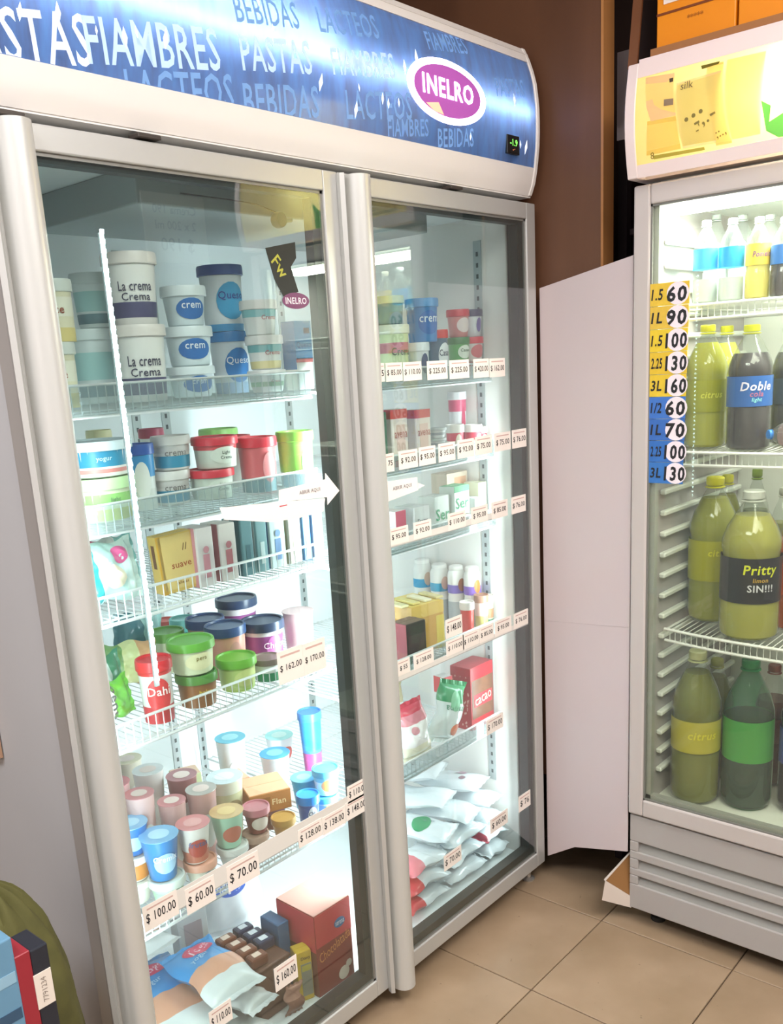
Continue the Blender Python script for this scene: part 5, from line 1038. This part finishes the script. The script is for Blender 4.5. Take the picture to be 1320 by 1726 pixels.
# right door strips
def row(z_pts, h, items, rowname):
    (x0, y0), (x1, y1) = z_pts
    for i, (cx, w, s) in enumerate(items):
        cy = y0+(y1-y0)*(cx-x0)/(x1-x0); tagc(cx, cy, w, h, s, 'price tag reading %s, %s on the %s row of right door' % (s, ('first', 'second', 'third', 'fourth', 'fifth', 'sixth', 'seventh', 'eighth')[i], rowname), hs=.34)
row(((640, 628), (850, 619)), 30, ((642, 12, '75'), (664, 28, '$ 85.00'), (695, 31, '$ 110.00'), (737, 34, '$ 225.00'), (774, 33, '$ 225.00'), (811, 26, '$ 420.00'), (838, 26, '$ 162.00')), 'topmost')
row(((645, 782), (885, 737)), 30, ((654, 20, '$ 75'), (688, 32, '$ 92.00'), (720, 28, '$ 95.00'), (753, 28, '$ 95.00'), (785, 28, '$ 92.00'), (815, 28, '$ 75.00'), (847, 27, '$ 75.00'), (875, 24, '$ 76.00')), 'second')
row(((655, 907), (885, 847)), 28, ((672, 33, '$ 95.00'), (712, 30, '$ 92.00'), (770, 30, '$ 110.00'), (808, 28, '$ 95.00'), (842, 27, '$ 85.00'), (874, 24, '$ 76.00')), 'third')
row(((665, 1130), (890, 1038)), 26, ((680, 22, '$ 55'), (714, 34, '$ 128.00'), (767, 30, '$ 110.00'), (794, 28, '$ 110.00'), (820, 24, '$ 85.00'), (848, 28, '$ 95.00'), (878, 24, '$ 76.00')), 'fourth')
tagc(765, 1056, 28, 32, '$ 148.00', 'price tag stuck above the fourth row beside the red cup'); tagc(834, 1220, 28, 26, '$ 170.00', 'price tag at right end of the wire shelf under the red cereal box')
tagc(884, 1350, 20, 28, '$ 76', 'small price tag at the right edge of the right door, above the floor'); tagc(841, 1384, 30, 26, '$ 60.00', 'price tag on the upper milk sachets'); tagc(763, 1446, 30, 28, '$ 70.00', 'price tag on the lower milk sachets, right door')
strp(650, 918, 832, 871, 12, 'grey label strip under the third row of price tags, right door'); strp(660, 1145, 890, 1052, 10, 'grey label strip behind the fourth row of price tags, right door')
# open-here stickers
def flatpoly(t, pts, name, m, y=.0038, th=.0005):
    v = [at(px, py, 'y', y) for px, py in pts]; n_ = len(v)
    return obj(name, MB().add([tuple(a) for a in v]+[(a.x, a.y-th, a.z) for a in v], [tuple(range(n_)), tuple(range(2*n_-1, n_-1, -1))]+[(i, n_+i, n_+(i+1) % n_, (i+1) % n_) for i in range(n_)]).mesh(name, m), t)
t = thing('arrow_sticker', 'white arrow sticker reading ABRIR AQUI on the left door pointing to the stile', 'sticker')
flatpoly(t, ((470, 826), (548, 808), (548, 797), (572, 827), (552, 851), (551, 838), (470, 846)), 'arrow', PAPER)
q = at(522, 828, 'y', .0035); text_obj('ABRIR AQUI', t, lambda u, v: (q.x+u, .0030, q.z+v), .008, mat('6a6468', .6), bold=.02, maxw=.075)
t = thing('paper_strip', 'white paper strip taped under the arrow sticker on the left door', 'paper')
flatpoly(t, ((370, 856), (470, 846), (548, 840), (545, 862), (500, 874), (455, 880), (378, 876)), 'paper', PAPER, y=.0041)
q = at(480, 852, 'y', .0030); obj('red_mark', MB().box(q.x-.012, q.x+.006, .0032, .0036, q.z-.001, q.z+.001).mesh('r', mat('c9505a', .6)), t)
t = thing('arrow_sticker', 'white sticker reading ABRIR AQUI on the right door beside the handle', 'sticker')
flatpoly(t, ((651, 812), (703, 804), (705, 826), (652, 846)), 'arrow', PAPER); flatpoly(t, ((705, 814), (716, 818), (705, 824)), 'tip', PAPER)
q = at(678, 821, 'y', .0035); text_obj('ABRIR AQUI', t, lambda u, v: (q.x+u, .0030, q.z+v), .009, mat('6a6468', .6), bold=.02, maxw=.070)
# maker's badge; black card drawn in place of a reflected sign
t = thing('oval_badge', 'small purple oval badge with white lettering on the left door', 'badge')
q = at(499, 507, 'y', .0038); n_ = 26; k = depth(*q)/F
vs = [(q.x+.032*math.cos(2*PI*i/n_), .0036, q.z+.0135*math.sin(2*PI*i/n_)) for i in range(n_)]
obj('oval', MB().add(vs+[(a, .0042, c) for a, b__, c in vs], [tuple(range(n_)), tuple(range(2*n_-1, n_-1, -1))]+[(i, n_+i, n_+(i+1) % n_, (i+1) % n_) for i in range(n_)]).mesh('o', mat('6f2f5c', .4)), t)
text_obj('INELRO', t, lambda u, v: (q.x+u, .0034, q.z+v), .011, mat('e6dfe6', .5), bold=.03, maxw=.050)
t = thing('reflected_sign', 'black tapered sign reflection with yellow lettering above the oval badge', 'card')
flatpoly(t, ((447, 418), (497, 408), (499, 435), (490, 450), (503, 492), (478, 500), (462, 470)), 'card', mat('1a1c1a', .5), y=.0042)
q = at(472, 450, 'y', .003); text_obj('Fw', t, lambda u, v: (q.x+u, .0034, q.z+v), .022, mat('a9a83a', .5), bold=.02, rot=-.9)
t = thing('thermometer', 'small round dark thermometer inside the top of the left door', 'thermometer', at(470, 371, 'y', .060))
obj('dial', MB().lathe([(.012, -.008), (.0135, -.004), (.0135, .004), (.012, .008)], 20).mesh('d', mat('2a2f30', .4), smooth=True), t).matrix_local = Matrix.Rotation(PI/2, 4, 'X')
obj('stem', MB().tube([(.012, 0, 0), (.03, 0, .002)], .004, 8).mesh('s', mat('6a6a60', .4)), t)
obj('wire', MB().tube([(-.005, 0, .012), (-.04, .01, .024), (-.10, .012, .027), (-.20, .012, .028)], .0012, 5).mesh('w', BLACK), t)
